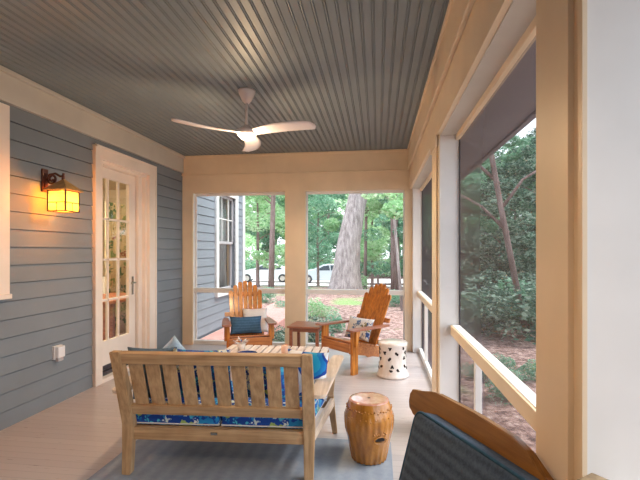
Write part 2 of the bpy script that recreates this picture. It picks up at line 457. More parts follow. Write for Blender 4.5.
# far beam and right beam with crown bands
bm = bmesh.new()
bx(bm, XL, XR+.19, YF, YF+.17, 2.44, 3.034); bx(bm, XL, XR, YF-.022, YF, 2.724, 3.034, .003)
bx(bm, XL, XR, YF-.034, YF-.02, 2.712, 2.73, .004); bx(bm, XL, XR, YF-.04, YF-.02, 3.0, 3.034, .006)
struct('trim_3', bm, M['trim'])
bm = bmesh.new()
bx(bm, XR, XR+.19, YB, YF, 2.44, 3.034); bx(bm, XR-.022, XR, YB, YF-.022, 2.724, 3.034, .003)
bx(bm, XR-.034, XR-.02, YB, YF-.03, 2.712, 2.73, .004); bx(bm, XR-.04, XR-.02, YB, YF-.04, 3.0, 3.034, .006)
struct('trim_4', bm, M['trim'])
boxes('trim_5', M['fascia'], [(XR+.03, .617, YB, YF, 2.432, 2.4405)], st=True)             # beam underside, cool outside light put in as greyer colour
boxes('trim_6', M['trim'], [(.617, .66, YB, YF, 2.392, 2.441)], st=True, bev=.004)         # screen stop under the beam

# posts, far wall
def post_far(name, x0, x1):
    r = structroot(name)
    boxes('post_face', M['trim'], [(x0, x1, YF, YF+.03, 0, 2.441)], r)
    boxes('post_core', M['white'], [(x0+.002, x1-.002, YF+.03, YF+.17, 0, 2.441)], r)
    return r
post_far('wall_far_left_post', XL, -2.955)
post_far('wall_far_middle_post', -1.44, -1.115)
r = structroot('wall_far_right_post')
boxes('post_face', M['trim'], [(.40, .515, YF, YF+.03, 0, 2.441)], r)
boxes('post_core', M['white'], [(.402, .66, YF-.09, YF+.17, 0, 2.441), ][0:0] + [(.402, .51, YF+.03, YF+.17, 0, 2.441), (.512, .66, YF-.08, YF+.17, 0, 2.441)], r)
boxes('post_cap', M['trim'], [(.395, .53, YF-.012, YF, 2.39, 2.43)], r)
# posts, right wall: cream room face, daylight on the sides put in as lighter colour
def post_right(name, y0, y1):
    r = structroot(name)
    boxes('post_face', M['trim'], [(XR, .495, y0+.045, y1, 0, 2.441), (XR+.014, .495, y0, y0+.046, 0, 2.441), (XR-.012, XR, y0-.012, y1+.012, 2.35, 2.44)], r)
    boxes('post_core', M['white'], [(.495, .655, y0+.006, y1-.006, 0, 2.441)], r)
post_right('wall_right_middle_post', 3.54, 3.86)
post_right('wall_right_near_post', 1.098, 1.36)
post_right('wall_right_rear_post', -1.3, -.98)
boxes('wall_rear', M['siding'], [(XL-.14, .9, YB-.1, YB, -.1, 3.1)], st=True)
# screens (one per opening), rails, sills, balusters
def pane(name, pts):
    bm = bmesh.new(); bm.faces.new([bm.verts.new(p_) for p_ in pts]); return struct(name, bm, M['screen'])
k = 1
for x0, x1 in ((-2.955, -1.44), (-1.115, .402)):
    r = structroot('window_%d' % k); k += 1
    bm = bmesh.new(); bm.faces.new([bm.verts.new(q) for q in [(x0, YF+.13, 0), (x1, YF+.13, 0), (x1, YF+.13, 2.44), (x0, YF+.13, 2.44)]])
    link('screen_mesh', bm, M['screen'], r)
    boxes('rail', M['white'], [(x0, x1, YF+.05, YF+.125, .835, .91)], r, .004)
    boxes('sill', M['white'], [(x0, x1, YF+.05, YF+.125, 0, .062)], r, .004)
    boxes('screen_frame', M['white'], [(x0, x1, YF+.10, YF+.128, 2.40, 2.44), (x0, x0+.02, YF+.10, YF+.128, .05, 2.4), (x1-.02, x1, YF+.10, YF+.128, .05, 2.4)], r)
for y0, y1, yb in ((3.86, 6.47, 5.70), (1.36, 3.54, 2.79), (-.98, 1.12, .1)):
    r = structroot('window_%d' % k); k += 1
    bm = bmesh.new(); bm.faces.new([bm.verts.new(q) for q in [(.645, y0, 0), (.645, y1, 0), (.645, y1, 2.40), (.645, y0, 2.40)]])
    link('screen_mesh', bm, M['screen'], r)
    bm = bmesh.new(); bx(bm, .575, .64, y0, y1, .835, .91, .004); link('rail', bm, M['trim'], r)
    boxes('daylit_rail_top', M['white'], [(.588, .643, y0, y1, .909, .914)], r)  # thin lighter sheet, daylight on the rail's top put into colour
    boxes('sill', M['white'], [(.60, .643, y0, y1, 0, .075)], r, .004)
    boxes('baluster', M['white'], [(.60, .64, yb-.02, yb+.02, .075, .835)], r, .003)
    boxes('screen_frame', M['darkmetal'], [(.64, .652, y0, y0+.012, .05, 2.4), (.64, .652, y1-.012, y1, .05, 2.4)], r)
# eave outside the right screens
boxes('trim_7', M['soffit'], [(.67, 1.10, YB, 7.4, 2.46, 2.50), (1.06, 1.10, YB, 7.4, 2.44, 2.62), (.67, 3.5, YB-.3, YB-.2, 0, .01)][:2], st=True)
bm = bmesh.new(); bar(bm, (1.13, YB, 3.0-.42), (1.13, 7.4, 3.0-.42), .1, .1, bev=.02)
struct('trim_8', bm, M['soffit'])
boxes('trim_9', M['soffit'], [(XL, 1.2, 6.72, 7.0, 2.55, 2.6)], st=True)

# left-hand window: casing and sash
r = structroot('window_6')
boxes('casing', M['doorwhite'], [(XL-.02, XL+.035, 3.12, 3.245, 1.14, 2.735), (XL-.02, XL+.035, 2.25, 3.12, 1.14, 1.2), (XL-.02, XL+.035, 2.12, 2.25, 1.14, 2.735), (XL-.02, XL+.035, 2.25, 3.12, 2.6, 2.735)], r, .003)
boxes('sill', M['doorwhite'], [(XL-.02, XL+.045, 2.10, 3.26, 1.10, 1.14)], r, .004)
boxes('sash', M['doorwhite'], [(XL-.09, XL-.05, 2.25, 3.12, 1.9, 1.95), (XL-.09, XL-.05, 2.25, 2.30, 1.2, 2.6), (XL-.09, XL-.05, 3.07, 3.12, 1.2, 2.6), (XL-.09, XL-.05, 2.3, 3.07, 1.2, 1.26), (XL-.09, XL-.05, 2.3, 3.07, 2.54, 2.6)], r)
boxes('pane', M['glass'], [(XL-.075, XL-.07, 2.3, 3.07, 1.26, 2.54)], r)

# ------------------------------------------------------------------ door
r = structroot('door_1')
boxes('casing', M['doorwhite'], [(XL-.02, XL+.032, 4.36, 4.485, 0, 2.69), (XL-.02, XL+.032, 5.495, 5.66, 0, 2.69), (XL-.02, XL+.032, 4.485, 5.495, 2.545, 2.69),
      (XL+.03, XL+.042, 4.35, 5.67, 2.665, 2.695), (XL+.03, XL+.042, 4.35, 4.375, 0, 2.69), (XL+.03, XL+.042, 5.645, 5.67, 0, 2.69)], r, .002)
boxes('jamb', M['doorwhite'], [(XL-.16, XL-.01, 4.44, 4.485, 0, 2.55), (XL-.16, XL-.01, 5.46, 5.495, 0, 2.55), (XL-.16, XL-.01, 4.485, 5.46, 2.51, 2.55), (XL-.13, XL-.06, 5.375, 5.46, .05, 2.52), (XL-.16, XL-.13, 5.35, 5.46, 0, 2.52)], r, .002)
boxes('threshold', M['threshold'], [(XL-.16, XL-.045, 4.485, 5.46, .045, .085), (XL-.12, XL-.08, 4.5, 5.35, .10, .145)], r, .002)
boxes('sill', M['doorwhite'], [(XL-.16, XL+.034, 4.485, 5.495, 0, .045)], r)
XD = XL-.12
sl = structroot('door_slab'); del sl['kind']; sl.parent = r
zs_ = [.43, 2.375]; y0, y1 = 4.57, 5.215
boxes('stiles', M['doorwhite'], [(XD-.022, XD+.022, 4.47, y0, .09, 2.50), (XD-.022, XD+.022, y1, 5.36, .09, 2.50), (XD-.022, XD+.022, y0, y1, .09, zs_[0]), (XD-.022, XD+.022, y0, y1, zs_[1], 2.50)], sl, .002)
rows = []
for i in range(1, 4): zz = zs_[0]+(zs_[1]-zs_[0])*i/4; rows.append((XD-.012, XD+.018, y0, y1, zz-.012, zz+.012))
for i in range(1, 3): yy = y0+(y1-y0)*i/3; rows.append((XD-.012, XD+.018, yy-.011, yy+.011, zs_[0], zs_[1]))
boxes('muntins', M['doorwhite'], rows, sl)
boxes('pane', M['glass'], [(XD-.004, XD+.002, y0, y1, zs_[0], zs_[1])], sl)
bm = bmesh.new(); bx(bm, XD+.022, XD+.03, 5.27, 5.31, .93, 1.17, .003); tube(bm, [(XD+.03, 5.29, 1.09), (XD+.07, 5.29, 1.09), (XD+.075, 5.28, 1.09), (XD+.075, 5.19, 1.09)], .011)
link('handle', bm, M['chrome'], sl)

# room behind the door
WIN = paint('inner_wall_paint', (.66, .55, .40), .8)
boxes('floor_inner', wood('inner_floor_wood', (.12,.05,.02), (.28,.13,.06), 1), [(-6.6, XL-.14, 3.4, 10.4, -.05, 0)], st=True)
boxes('wall_inner', WIN, [(-6.7, -6.6, 3.4, 10.5, 0, 3.0), (-6.6, XL-.14, 3.3, 3.4, 0, 3.0), (-6.6, XL-.14, 9.64, 9.74, 0, 3.0), (XL-.17, XL-.15, 5.7, 8.05, 0, 3.0)], st=True)
boxes('ceiling_inner', WIN, [(-6.7, XL-.14, 3.3, 10.5, 3.0, 3.1)], st=True)
ld = bpy.data.lights.new('inner_lamp', 'POINT'); ld.energy = 230; ld.color = (1, .82, .60); ld.shadow_soft_size = .15
t = thing('pendant_lamp', 'warm pendant lamp lighting the room behind the glazed door', 'lamp', (-4.6, 5.6, 0))
bm = bmesh.new(); tube(bm, [(0,0,3.0), (0,0,2.72)], .008); link('cord', bm, M['darkmetal'], t)
bm = bmesh.new(); lathe(bm, [(.03,2.74), (.13,2.62), (.14,2.58)]); link('lamp_shade', bm, M['copper'], t)
lo = bpy.data.objects.new('bulb_light', ld); C.objects.link(lo); lo.parent = t; lo.location = (0,0,2.5)
def curtain(x0, y0, y1, z0, z1, name, mat, label):
    bm = bmesh.new(); n = 60; a = []; b2 = []
    for i in range(n+1):
        yy = y0+(y1-y0)*i/n; dx = .035*math.sin(i*.95)
        a.append(bm.verts.new((x0+dx, yy, z0))); b2.append(bm.verts.new((x0+dx*.7, yy, z1)))
    for i in range(n): bm.faces.new((a[i], a[i+1], b2[i+1], b2[i]))
    o = link(name, bm, mat, smooth=True)
    m_ = o.modifiers.new('s', 'SOLIDIFY'); m_.thickness = .006
    return tag(o, label, 'curtain')
curtain(-4.6, 6.72, 7.42, .03, 2.35, 'curtain', M['curtain'], 'leafy patterned curtain seen through the middle panes of the glazed door')
curtain(-3.36, 8.05, 9.2, .6, 2.75, 'curtain', paint('taupe_cloth', (.36, .34, .34), .9), 'taupe curtain hanging inside the window of the house beyond the porch')
t = thing('wall_art', 'teal panel framed in white seen through the right panes of the door', 'picture', (-6.58, 10.35, 0))
t.location = (-5.2, 8.0, 0)
boxes('art_panel', paint('teal_art', (.05, .38, .33), .6), [(-.02, .0, -.28, .28, 1.75, 2.3)], t)
boxes('frame', M['whitefab'], [(-.03, -.02, -.34, .34, 1.0, 2.4)], t)
boxes('stand', M['whitefab'], [(-.3, -.03, -.3, .3, 0, 1.0)], t)
t = thing('dining_table', 'dark wooden table seen through the lower panes of the glazed door', 'table', (-4.1, 6.0, 0))
boxes('tabletop', M['redwood'], [(-.4, .4, -.55, .75, .76, .80)], t, .004)
for sx in (-.34, .34):
    for sy in (-.48, .68): boxes('leg', M['redwood'], [(sx-.03, sx+.03, sy-.03, sy+.03, 0, .76)], t)
t = thing('sideboard', 'low brown sideboard against the back of the room behind the door', 'sideboard', (-6.3, 8.9, 0))
boxes('body', M['redwood'], [(-.25, .25, -.7, .7, .1, .85)], t, .004)
for sy in (-.6, .6): boxes('leg', M['redwood'], [(-.2, .2, sy-.03, sy+.03, 0, .1)], t)

# far window of the house
r = structroot('window_7')
y0, y1, z0, z1 = 8.08, 9.12, .70, 2.66
boxes('casing', M['white'], [(XL-.02, XL+.035, y0-.13, y0, z0, z1+.13), (XL-.02, XL+.035, y1, y1+.13, z0, z1+.13), (XL-.02, XL+.035, y0, y1, z1, z1+.13), (XL-.02, XL+.06, y0-.15, y1+.15, z0-.09, z0)], r, .003)
zm = (z0+z1)/2; f_ = []
for a0, b0, xo in ((zm-.02, z1, -.06), (z0, zm+.02, -.1)):
    f_ += [(XL+xo-.02, XL+xo+.02, y0, y0+.05, a0, b0), (XL+xo-.02, XL+xo+.02, y1-.05, y1, a0, b0), (XL+xo-.02, XL+xo+.02, y0, y1, a0, a0+.05), (XL+xo-.02, XL+xo+.02, y0, y1, b0-.05, b0)]
ym = (y0+y1)/2; zq = (zm+z1)/2
boxes('sash', paint('sash_paint', (.46, .43, .44), .5), f_, r)
boxes('muntins', M['white'], [(XL-.065, XL-.045, y0+.37-.01, y0+.37+.01, zm, z1), (XL-.065, XL-.045, y0+.75-.01, y0+.75+.01, zm, z1), (XL-.065, XL-.045, y0, y1, zq-.01, zq+.01)], r)
boxes('pane', M['glass'], [(XL-.066, XL-.062, y0+.05, y1-.05, zm, z1-.05), (XL-.106, XL-.102, y0+.05, y1-.05, z0+.05, zm)], r)

# ------------------------------------------------------------------ sockets and lights on the left wall
t = thing('outlet_box', 'white weatherproof outlet box on the blue siding left of the door', 'outlet', (XL+.004, 3.826, .51))
boxes('backplate', M['plasticwhite'], [(-.015, .012, -.055, .055, -.065, .065)], t, .003)
boxes('cover', M['plasticwhite'], [(.012, .05, -.045, .045, -.05, .06)], t, .008)
boxes('lower_port', paint('grey_plastic', (.45,.45,.48), .5), [(.006, .04, -.035, .035, -.085, -.05)], t, .004)

t = thing('wall_lantern', 'craftsman lantern with glowing amber glass on a dark arm beside the door', 'wall lamp', (XL, 3.66, 2.0))
bm = bmesh.new(); bx(bm, 0, .018, -.035, .035, .06, .28, .006); bx(bm, .018, .03, -.02, .02, .1, .24, .006); link('wall_plate', bm, M['rust'], t)
bm = bmesh.new()
sc = [(.03+.0, 0, .17)]
for i in range(26):
    a_ = -PI*.9+i*.36; rr = .048-i*.0014
    sc.append((.085+rr*math.cos(a_), 0, .185+rr*math.sin(a_)))
tube(bm, sc, .011, 8); link('scroll', bm, M['rust'], t, True)
bm = bmesh.new(); tube(bm, [(.02,0,.17), (.06,0,.225), (.12,0,.235), (.17,0,.205), (.20,0,.21), (.205,0,.235)], .011, 8); tube(bm, [(.20,0,.21), (.20,0,.165)], .014, 8)
link('arm', bm, M['rust'], t, True)
LC = .205
bm = bmesh.new()
ap = bm.verts.new((LC, 0, .185)); cs = [bm.verts.new((LC+sx*.118, sy*.118, .073)) for sx, sy in ((-1,-1),(1,-1),(1,1),(-1,1))]; cs2 = [bm.verts.new((LC+sx*.118, sy*.118, .067)) for sx, sy in ((-1,-1),(1,-1),(1,1),(-1,1))]
for i in range(4): bm.faces.new((cs[i], cs[(i+1)%4], ap)); bm.faces.new((cs[i], cs2[i], cs2[(i+1)%4], cs[(i+1)%4]))
bm.faces.new(cs2)
link('roof', bm, M['copper'], t)
bm = bmesh.new(); q = .088
for sx in (-1,1):
    for sy in (-1,1): bx(bm, LC+sx*q-.007, LC+sx*q+.007, sy*q-.007, sy*q+.007, -.128, .07)
for zz in (-.125, .062, -.045):
    for s_ in (-1,1):
        bx(bm, LC-q, LC+q, s_*q-.006, s_*q+.006, zz-.005, zz+.005); bx(bm, LC+s_*q-.006, LC+s_*q+.006, -q, q, zz-.005, zz+.005)
for s_ in (-1,1):
    bx(bm, LC-.003, LC+.003, s_*q-.004, s_*q+.004, -.125, -.045); bx(bm, LC+s_*q-.004, LC+s_*q+.004, -.003, .003, -.125, -.045)
link('cage', bm, M['darkmetal'], t)
bm = bmesh.new()
for s_ in (-1,1): bx(bm, LC-q, LC+q, s_*q-.001, s_*q+.001, -.12, .06); bx(bm, LC+s_*q-.001, LC+s_*q+.001, -q, q, -.12, .06)
bx(bm, LC-q, LC+q, -q, q, -.124, -.121)
link('glass', bm, M['lampglass'], t)
ld = bpy.data.lights.new('lantern_light', 'POINT'); ld.energy = 52; ld.color = (1, .62, .25); ld.shadow_soft_size = .05
lo = bpy.data.objects.new('lantern_light', ld); C.objects.link(lo); lo.parent = t; lo.location = (LC, 0, -.03)

# ------------------------------------------------------------------ ceiling fan
t = thing('ceiling_fan', 'white three bladed ceiling fan with a lit lamp hanging from the beadboard ceiling', 'ceiling fan', (-1.24, 3.95, ZC))
bm = bmesh.new(); lathe(bm, [(0, 0), (.082, 0), (.08, -.02), (.045, -.10), (.02, -.125), (0, -.125)]); link('canopy', bm, M['metalwhite'], t, True)
bm = bmesh.new(); tube(bm, [(0,0,-.11), (0,0,-.36)], .012); link('downrod', bm, M['metalwhite'], t, True)
bm = bmesh.new(); lathe(bm, [(0,-.33), (.03,-.335), (.055,-.36), (.10,-.385), (.105,-.41), (.08,-.435), (.0,-.435)]); link('motor_housing', bm, M['metalwhite'], t, True)
bm = bmesh.new(); lathe(bm, [(.066,-.435), (.066,-.445), (.05,-.462), (0,-.468)]); link('lamp_lens', bm, M['lens'], t, True)
for k_, ang in enumerate((107, 227, 347)):
    bm = bmesh.new(); n = 26; rows_ = []
    for i in range(n+1):
        s_ = i/n; rr = .05+s_*.66
        w_ = .095+.11*math.sin(min(1, s_*1.1)*PI*.55)
        if s_ > .93: w_ *= math.sqrt(max(.02, 1-((s_-.93)/.072)**2))
        w_ = w_*(1-.18*s_)
        tw = -R(14)*(1-s_*.4); zz = -.405-.005*s_*s_
        sweep = -.06*math.sin(s_*PI*.9)
        row = []
        for j in range(7):
            v = -.5+j/6; th = .010*(1-(2*v)**2)+.002
            row.append((rr, sweep+v*w_*math.cos(tw), zz+v*w_*math.sin(tw), th))
        rows_.append(row)
    top = [[bm.verts.new((a_, b2, c_+th)) for a_, b2, c_, th in row] for row in rows_]
    bot = [[bm.verts.new((a_, b2, c_-th)) for a_, b2, c_, th in row] for row in rows_]
    for i in range(n):
        for j in range(6):
            bm.faces.new((top[i][j], top[i+1][j], top[i+1][j+1], top[i][j+1])); bm.faces.new((bot[i][j], bot[i][j+1], bot[i+1][j+1], bot[i+1][j]))
        bm.faces.new((top[i][0], bot[i][0], bot[i+1][0], top[i+1][0])); bm.faces.new((top[i][6], top[i+1][6], bot[i+1][6], bot[i][6]))
    for e in (0, n):
        for j in range(6): bm.faces.new((top[e][j], top[e][j+1], bot[e][j+1], bot[e][j]))
    o = link('blade', bm, M['metalwhite'], t, True); o.rotation_euler = (0, 0, R(ang))
ld = bpy.data.lights.new('fan_light', 'SPOT'); ld.spot_size = R(172); ld.spot_blend = .3; ld.energy = 66; ld.color = (1, .68, .38); ld.shadow_soft_size = .07
lo = bpy.data.objects.new('fan_light', ld); C.objects.link(lo); lo.parent = t; lo.location = (0, 0, -.50)
ld = bpy.data.lights.new('fan_light_spill', 'POINT'); ld.energy = 17; ld.color = (1, .70, .42); ld.shadow_soft_size = .07
lo = bpy.data.objects.new('fan_light_spill', ld); C.objects.link(lo); lo.parent = t; lo.location = (0, 0, -.55)
# added second fan, unseen behind the viewer, to light the near porch
_f = [o for o in bpy.data.objects if o.name == 'ceiling_fan'][0]; _g = copy_tree(_f, (-1.24, .25, ZC), 0, 'added white three bladed ceiling fan, unseen behind the viewer, to light the near porch')
for _c in list(_g.children):
    if _c.type == 'LIGHT' and _c.data.type == 'POINT': bpy.data.objects.remove(_c); continue
    if _c.type == 'LIGHT': 
        _l = bpy.data.lights.new('fan_light', 'SPOT'); _l.energy = 60; _l.color = (1, .68, .38); _l.shadow_soft_size = .07; _l.spot_size = R(158); _l.spot_blend = .5
        _n = bpy.data.objects.new('fan_light', _l); C.objects.link(_n); _n.parent = _g; _n.location = _c.location; bpy.data.objects.remove(_c)
# added unseen lantern nearer the camera, to light the near porch and ceiling
t2 = copy_tree(t_l := [o for o in bpy.data.objects if o.name == 'wall_lantern'][0], (XL, 1.1, 2.0), 0, 'added unseen craftsman lantern on the house wall, nearer the viewer than the window')

# ------------------------------------------------------------------ loveseat
def rot(ax, d): return Matrix.Rotation(R(d), 4, ax)
def T(x, y, z): return Matrix.Translation((x, y, z))
SO = (-1.06, 2.745); SR = R(3.6)
t = thing('loveseat', 'teak slatted loveseat seen from behind, standing on the slate grey rug', 'loveseat', (SO[0], SO[1], .007), SR)
ZB = .855
def by(z): return -.17*max(0, z-.36)/.5 - .0       # lean of the back towards the camera
for s_ in (-1, 1):
    bm = bmesh.new()
    xo = s_*.613
    path = [(0, .058, 0), (.16, .066, .012), (.33, .078, .0), (.6, .076, 0), (ZB, .066, 0)]
    secs = []
    for z_, w_, yo in path:
        yy = by(z_) + (.035*(1-z_/.33) if z_ < .33 else 0)*-.6
        secs.append([bm.verts.new((xo+i*w_/2, yy+j*.030+.0, z_)) for i, j in ((-1,-1),(1,-1),(1,1),(-1,1))])
    for a_, b2 in zip(secs, secs[1:]):
        for i in range(4): bm.faces.new((a_[i], a_[(i+1)%4], b2[(i+1)%4], b2[i]))
    bm.faces.new(secs[0][::-1]); bm.faces.new(secs[-1])
    bmesh.ops.bevel(bm, geom=bm.edges[:], offset=.005, segments=2, affect='EDGES')
    link('rear_leg', bm, M['teakv'], t)
def crossrail(name, z0, z1, dy=0, th=.032):
    bm = bmesh.new()
    bar(bm, (-.58, by((z0+z1)/2)+dy, (z0+z1)/2), (.58, by((z0+z1)/2)+dy, (z0+z1)/2), th, z1-z0, (0, -.34 if z0 > .36 else 0, 1), .005)
    return link(name, bm, M['teak'], t)
crossrail('top_rail', .775, .852, 0, .04)
crossrail('lower_back_rail', .405, .475)
crossrail('rear_seat_rail', .225, .308)
bm = bmesh.new()
for i in range(10):
    xx = -.505+i*.1125
    bar(bm, (xx, by(.46)+.008, .46), (xx, by(.79)+.008, .79),   .090, .014, (0, 1, .3), .003)
link('back_slats', bm, M['teakv'], t)
bm = bmesh.new(); bar(bm, (-.72, .70, .26), (.72, .70, .26), .035, .09, bev=.004); link('front_seat_rail', bm, M['teak'], t)
for s_ in (-1, 1):
    bm = bmesh.new(); bar(bm, (s_*.632, .02, .268), (s_*.735, .68, .268), .03, .07, bev=.004); link('side_rail', bm, M['teakpale'], t)
    bm = bmesh.new(); bar(bm, (s_*.755, .73, 0), (s_*.715, .69, .33), .04, .045, (0,1,0), .004, .06, .06); bar(bm, (s_*.715, .69, .32), (s_*.745, .69, .584), .055, .05, (0,1,0), .004)
    link('front_leg', bm, M['teakv'], t)
    # sloping arm board with rounded rear end
    bm = bmesh.new()
    out = []
    for a_ in range(9): an = PI + a_*PI/8; out.append((.058*math.cos(an), -.03+.05*math.sin(an)))
    for a_ in range(9): an = a_*PI/8; out.append((.048*math.cos(an)*1.0, .80+.03*math.sin(an)))
    mt = T(s_*(.675 if s_ > 0 else .655), .0, .565) @ rot('X', 2.8) @ rot('Z', -(7.5 if s_ > 0 else -4))
    prism(bm, out, .026, mt, .005); link('armrest', bm, M['teakpale'], t)
bm = bmesh.new()
for i in range(7): bar(bm, (-.6, .08+i*.09, .290), (.6, .08+i*.09, .290), .06, .016)
link('seat_slats', bm, M['teak'], t)
bm = bmesh.new(); bx(bm, -.045, .0, -.021, -.0155, .272, .29, .002); link('maker_plate', bm, M['chrome'], t)
def sofaW(x_, y_, z_): # sofa-local to world
    return (SO[0]+x_*math.cos(SR)-y_*math.sin(SR), SO[1]+x_*math.sin(SR)+y_*math.cos(SR), z_)
for i, s_ in enumerate((-1, 1)):
    bm = bmesh.new(); bx(bm, -.302, .302, -.32, .32, 0, .135, .03)
    fl_ = lambda x_, y_: s_*(-.302+(s_*x_+.302)*(1+.15*(y_+.32)/.64))
    for v in bm.verts: v.co.x = fl_(v.co.x, v.co.y)
    c_ = thing('seat_cushion', ('left' if s_ < 0 else 'right')+' half of the blue tropical leaf seat cushions on the teak loveseat', 'cushion', sofaW(s_*.308, .36, .304), SR, 'seat cushions on the loveseat')
    link('cover', bm, M['tropic'], c_, True)
    bm = bmesh.new(); pts = []
    q_ = .285
    for (a0, b0) in ((-1,-1),(1,-1),(1,1),(-1,1),(-1,-1)): pts.append((fl_(a0*.297, b0*.315), b0*.315, .118))
    tube(bm, pts, .006, 6); tube(bm, [(p_[0], p_[1], .018) for p_ in pts], .006, 6)
    link('piping', bm, M['whitefab'], c_)
def throw(label, mat, lx, ly, z_, w, h, tilt, rz, th=.14, roll=0, cat='pillow', nm='throw_pillow', group='throw pillows on the loveseat'):
    bm = bmesh.new(); pillow(bm, w, h, th, 14, rot('Z', math.degrees(SR)+rz) @ rot('X', tilt) @ rot('Z', roll))
    o = link(nm, bm, mat, None, True, sofaW(lx, ly, z_)); tag(o, label, cat, group); return o
throw('slate grey throw pillow at the left end of the loveseat', M['greyfab'], -.47, .07, .655, .34, .40, 103, 4)
throw('pale blue throw pillow with one corner standing above the loveseat back', M['palefab'], -.40, .24, .66, .34, .34, 100, -5, .12, 40)
throw('blue leaf print pillow leaning on the middle of the loveseat back', M['tropic'], -.12, .06, .66, .40, .38, 104, 0)
throw('blue leaf print pillow between the middle and the right of the loveseat', M['tropic'], .27, .07, .645, .36, .34, 106, -4)
throw('white pillow with blue medallions against the right arm of the loveseat', M['medallion'], .565, .30, .605, .33, .34, 82, -18, .12)

M['tablepale'] = wood('bleached_table_slats', (.58, .46, .40), (.82, .72, .66), 1, .5)
# ------------------------------------------------------------------ coffee table
t = thing('coffee_table', 'pale slatted outdoor coffee table in front of the loveseat', 'table', (-1.07, 4.25, 0), R(1))
bm = bmesh.new()
for i in range(13): xx = -.51+i*.085; bx(bm, xx-.034, xx+.034, -.40, .40, .435, .455, .003)
link('slatted_top', bm, M['tablepale'], t)
boxes('apron', M['tablepale'], [(-.5, .5, -.38, -.355, .37, .436), (-.5, .5, .355, .38, .37, .436), (-.5, -.475, -.355, .355, .37, .436), (.475, .5, -.355, .355, .37, .436)], t, .003)
for sx in (-.475, .475):
    for sy in (-.355, .355): boxes('leg', M['tablepale'], [(sx-.026, sx+.026, sy-.026, sy+.026, 0, .436)], t, .003)
bm = bmesh.new(); lathe(bm, [(0,0), (.03,0), (.034,.01), (.036,.10), (.032,.10), (.03,.015), (0,.012)], 24)
tag(link('votive_cup', bm, paint('peach_glass', (.70,.42,.30), .2), None, True, (-.93, 4.22, .4555)), 'small peach votive cup on the coffee table', 'cup')
# books/tray on the table
t = thing('potted_plant', 'small variegated plant in a white pot on the left of the coffee table', 'plant', (-1.44, 4.40, .4555))
bm = bmesh.new(); lathe(bm, [(0,0), (.035,0), (.045,.07), (.04,.07), (.03,.05), (0,.05)], 20); link('pot', bm, M['ivory'], t, True)
bm = bmesh.new()
for i in range(26):
    a_ = random.uniform(0, 2*PI); rr = random.uniform(.02, .08); zz = random.uniform(.06, .11)
    mt = T(rr*math.cos(a_), rr*math.sin(a_), zz) @ rot('Z', math.degrees(a_)) @ rot('Y', random.uniform(-50, 20))
    prism(bm, [(-.025,0), (0,-.011), (.03,0), (0,.011)], .002, mt)
link('leaves', bm, M['bluepat'], t)
bm = bmesh.new(); tube(bm, [(.085*math.cos(i*PI/16), .085*math.sin(i*PI/16), .03) for i in range(33)], .02, 8)
bowl = bm; lathe(bm, [(0,0), (.06,0), (.085,.03), (.10,.06), (.095,.06), (.08,.035), (0,.015)], 28)
tag(link('bowl', bm, paint('navy_glaze', (.02,.05,.20), .2), None, True, (-1.26, 4.02, .4565)), 'navy blue bowl on the coffee table, rim just above the loveseat back', 'bowl')

# ------------------------------------------------------------------ adirondack chairs
def adirondack(label, loc, rz):
    t = thing('adirondack_chair', label, 'chair', loc, rz, 'adirondack chairs by the far screens')
    for s_ in (-1, 1):
        boxes('front_leg', M['adir'], [(s_*.275-.02, s_*.275+.02, 0, .095, 0, .535)], t, .004)
        bm = bmesh.new(); x_ = s_*.24
        prism(bm, [(.0,.25), (.0,.37), (.10,.385), (.30,.33), (.55,.26), (.88,.06), (.90,0), (.80,0), (.62,.12)], .026, T(x_, 0, 0) @ Matrix(((0,0,1,0),(1,0,0,0),(0,1,0,0),(0,0,0,1))), .003)
        link('side_stringer', bm, M['adirh'], t)
        bm = bmesh.new()
        out = [(-.055,-.04), (-.045,-.06), (.045,-.07), (.062,-.05), (.062,.1), (.05,.4), (.03,.60), (.01,.66), (-.025,.66), (-.04,.58), (-.05,.2)]
        if s_ < 0: out = [(-a_, b2) for a_, b2 in out][::-1]
        prism(bm, out, .024, T(s_*.292, 0, .548) @ rot('X', -1), .005); link('armrest', M_arm and bm, M['redwood'], t)
        bm = bmesh.new(); prism(bm, [(.095,.535), (.095,.34), (.115,.33), (.165,.535)], .03, T(s_*.310, -.06, 0) @ Matrix(((0,0,1,0),(1,0,0,0),(0,1,0,0),(0,0,0,1))), .003)
        link('arm_bracket', bm, M['adir'], t)
    boxes('front_apron', M['adirh'], [(-.268, .268, -.024, 0, .265, .375)], t, .004)
    bm = bmesh.new()
    for i in range(6):
        y_ = .045+i*.083; z_ = .395-.0-(y_)*.235
        bar(bm, (-.262, y_, z_), (.262, y_, z_), .075, .02, (0, .22, 1), .004)
    link('seat', bm, M['adirh'], t)
    # fanned back of seven rounded slats
    P = T(0, .50, .27) @ rot('X', 90-23) 
    bm = bmesh.new()
    for i in range(-3, 4):
        L = .86-.017*i*i; w0 = .054; w1 = .063
        pts = [(-w0/2, -.05), (w0/2, -.05), (w1/2, L-.03)] + [(w1/2*math.cos(a_*PI/8), L-.03+.03*math.sin(a_*PI/8)) for a_ in range(1, 8)] + [(-w1/2, L-.03)]
        prism(bm, pts, .018, P @ T(i*.0615, 0, abs(i)*.004) @ rot('Z', -i*.75), .003)
    link('backrest', bm, M['adir'], t)
    bm = bmesh.new()
    for yy, hw in ((.06, .25), (.36, .30), (.66, .215)):
        prism(bm, [(-hw, yy-.03), (hw, yy-.03), (hw, yy+.03), (-hw, yy+.03)], .022, P @ T(0, 0, -.022), .003)
    link('back_brace', bm, M['adirh'], t)
    return t
M_arm = True
AX, AY = -1.66, 5.42; AR = R(22)
adirondack('orange wooden adirondack chair with a denim pillow facing the camera at the left', (AX, AY, 0), AR)
BX_, BY_ = -.52, 5.37; BR = R(-43)
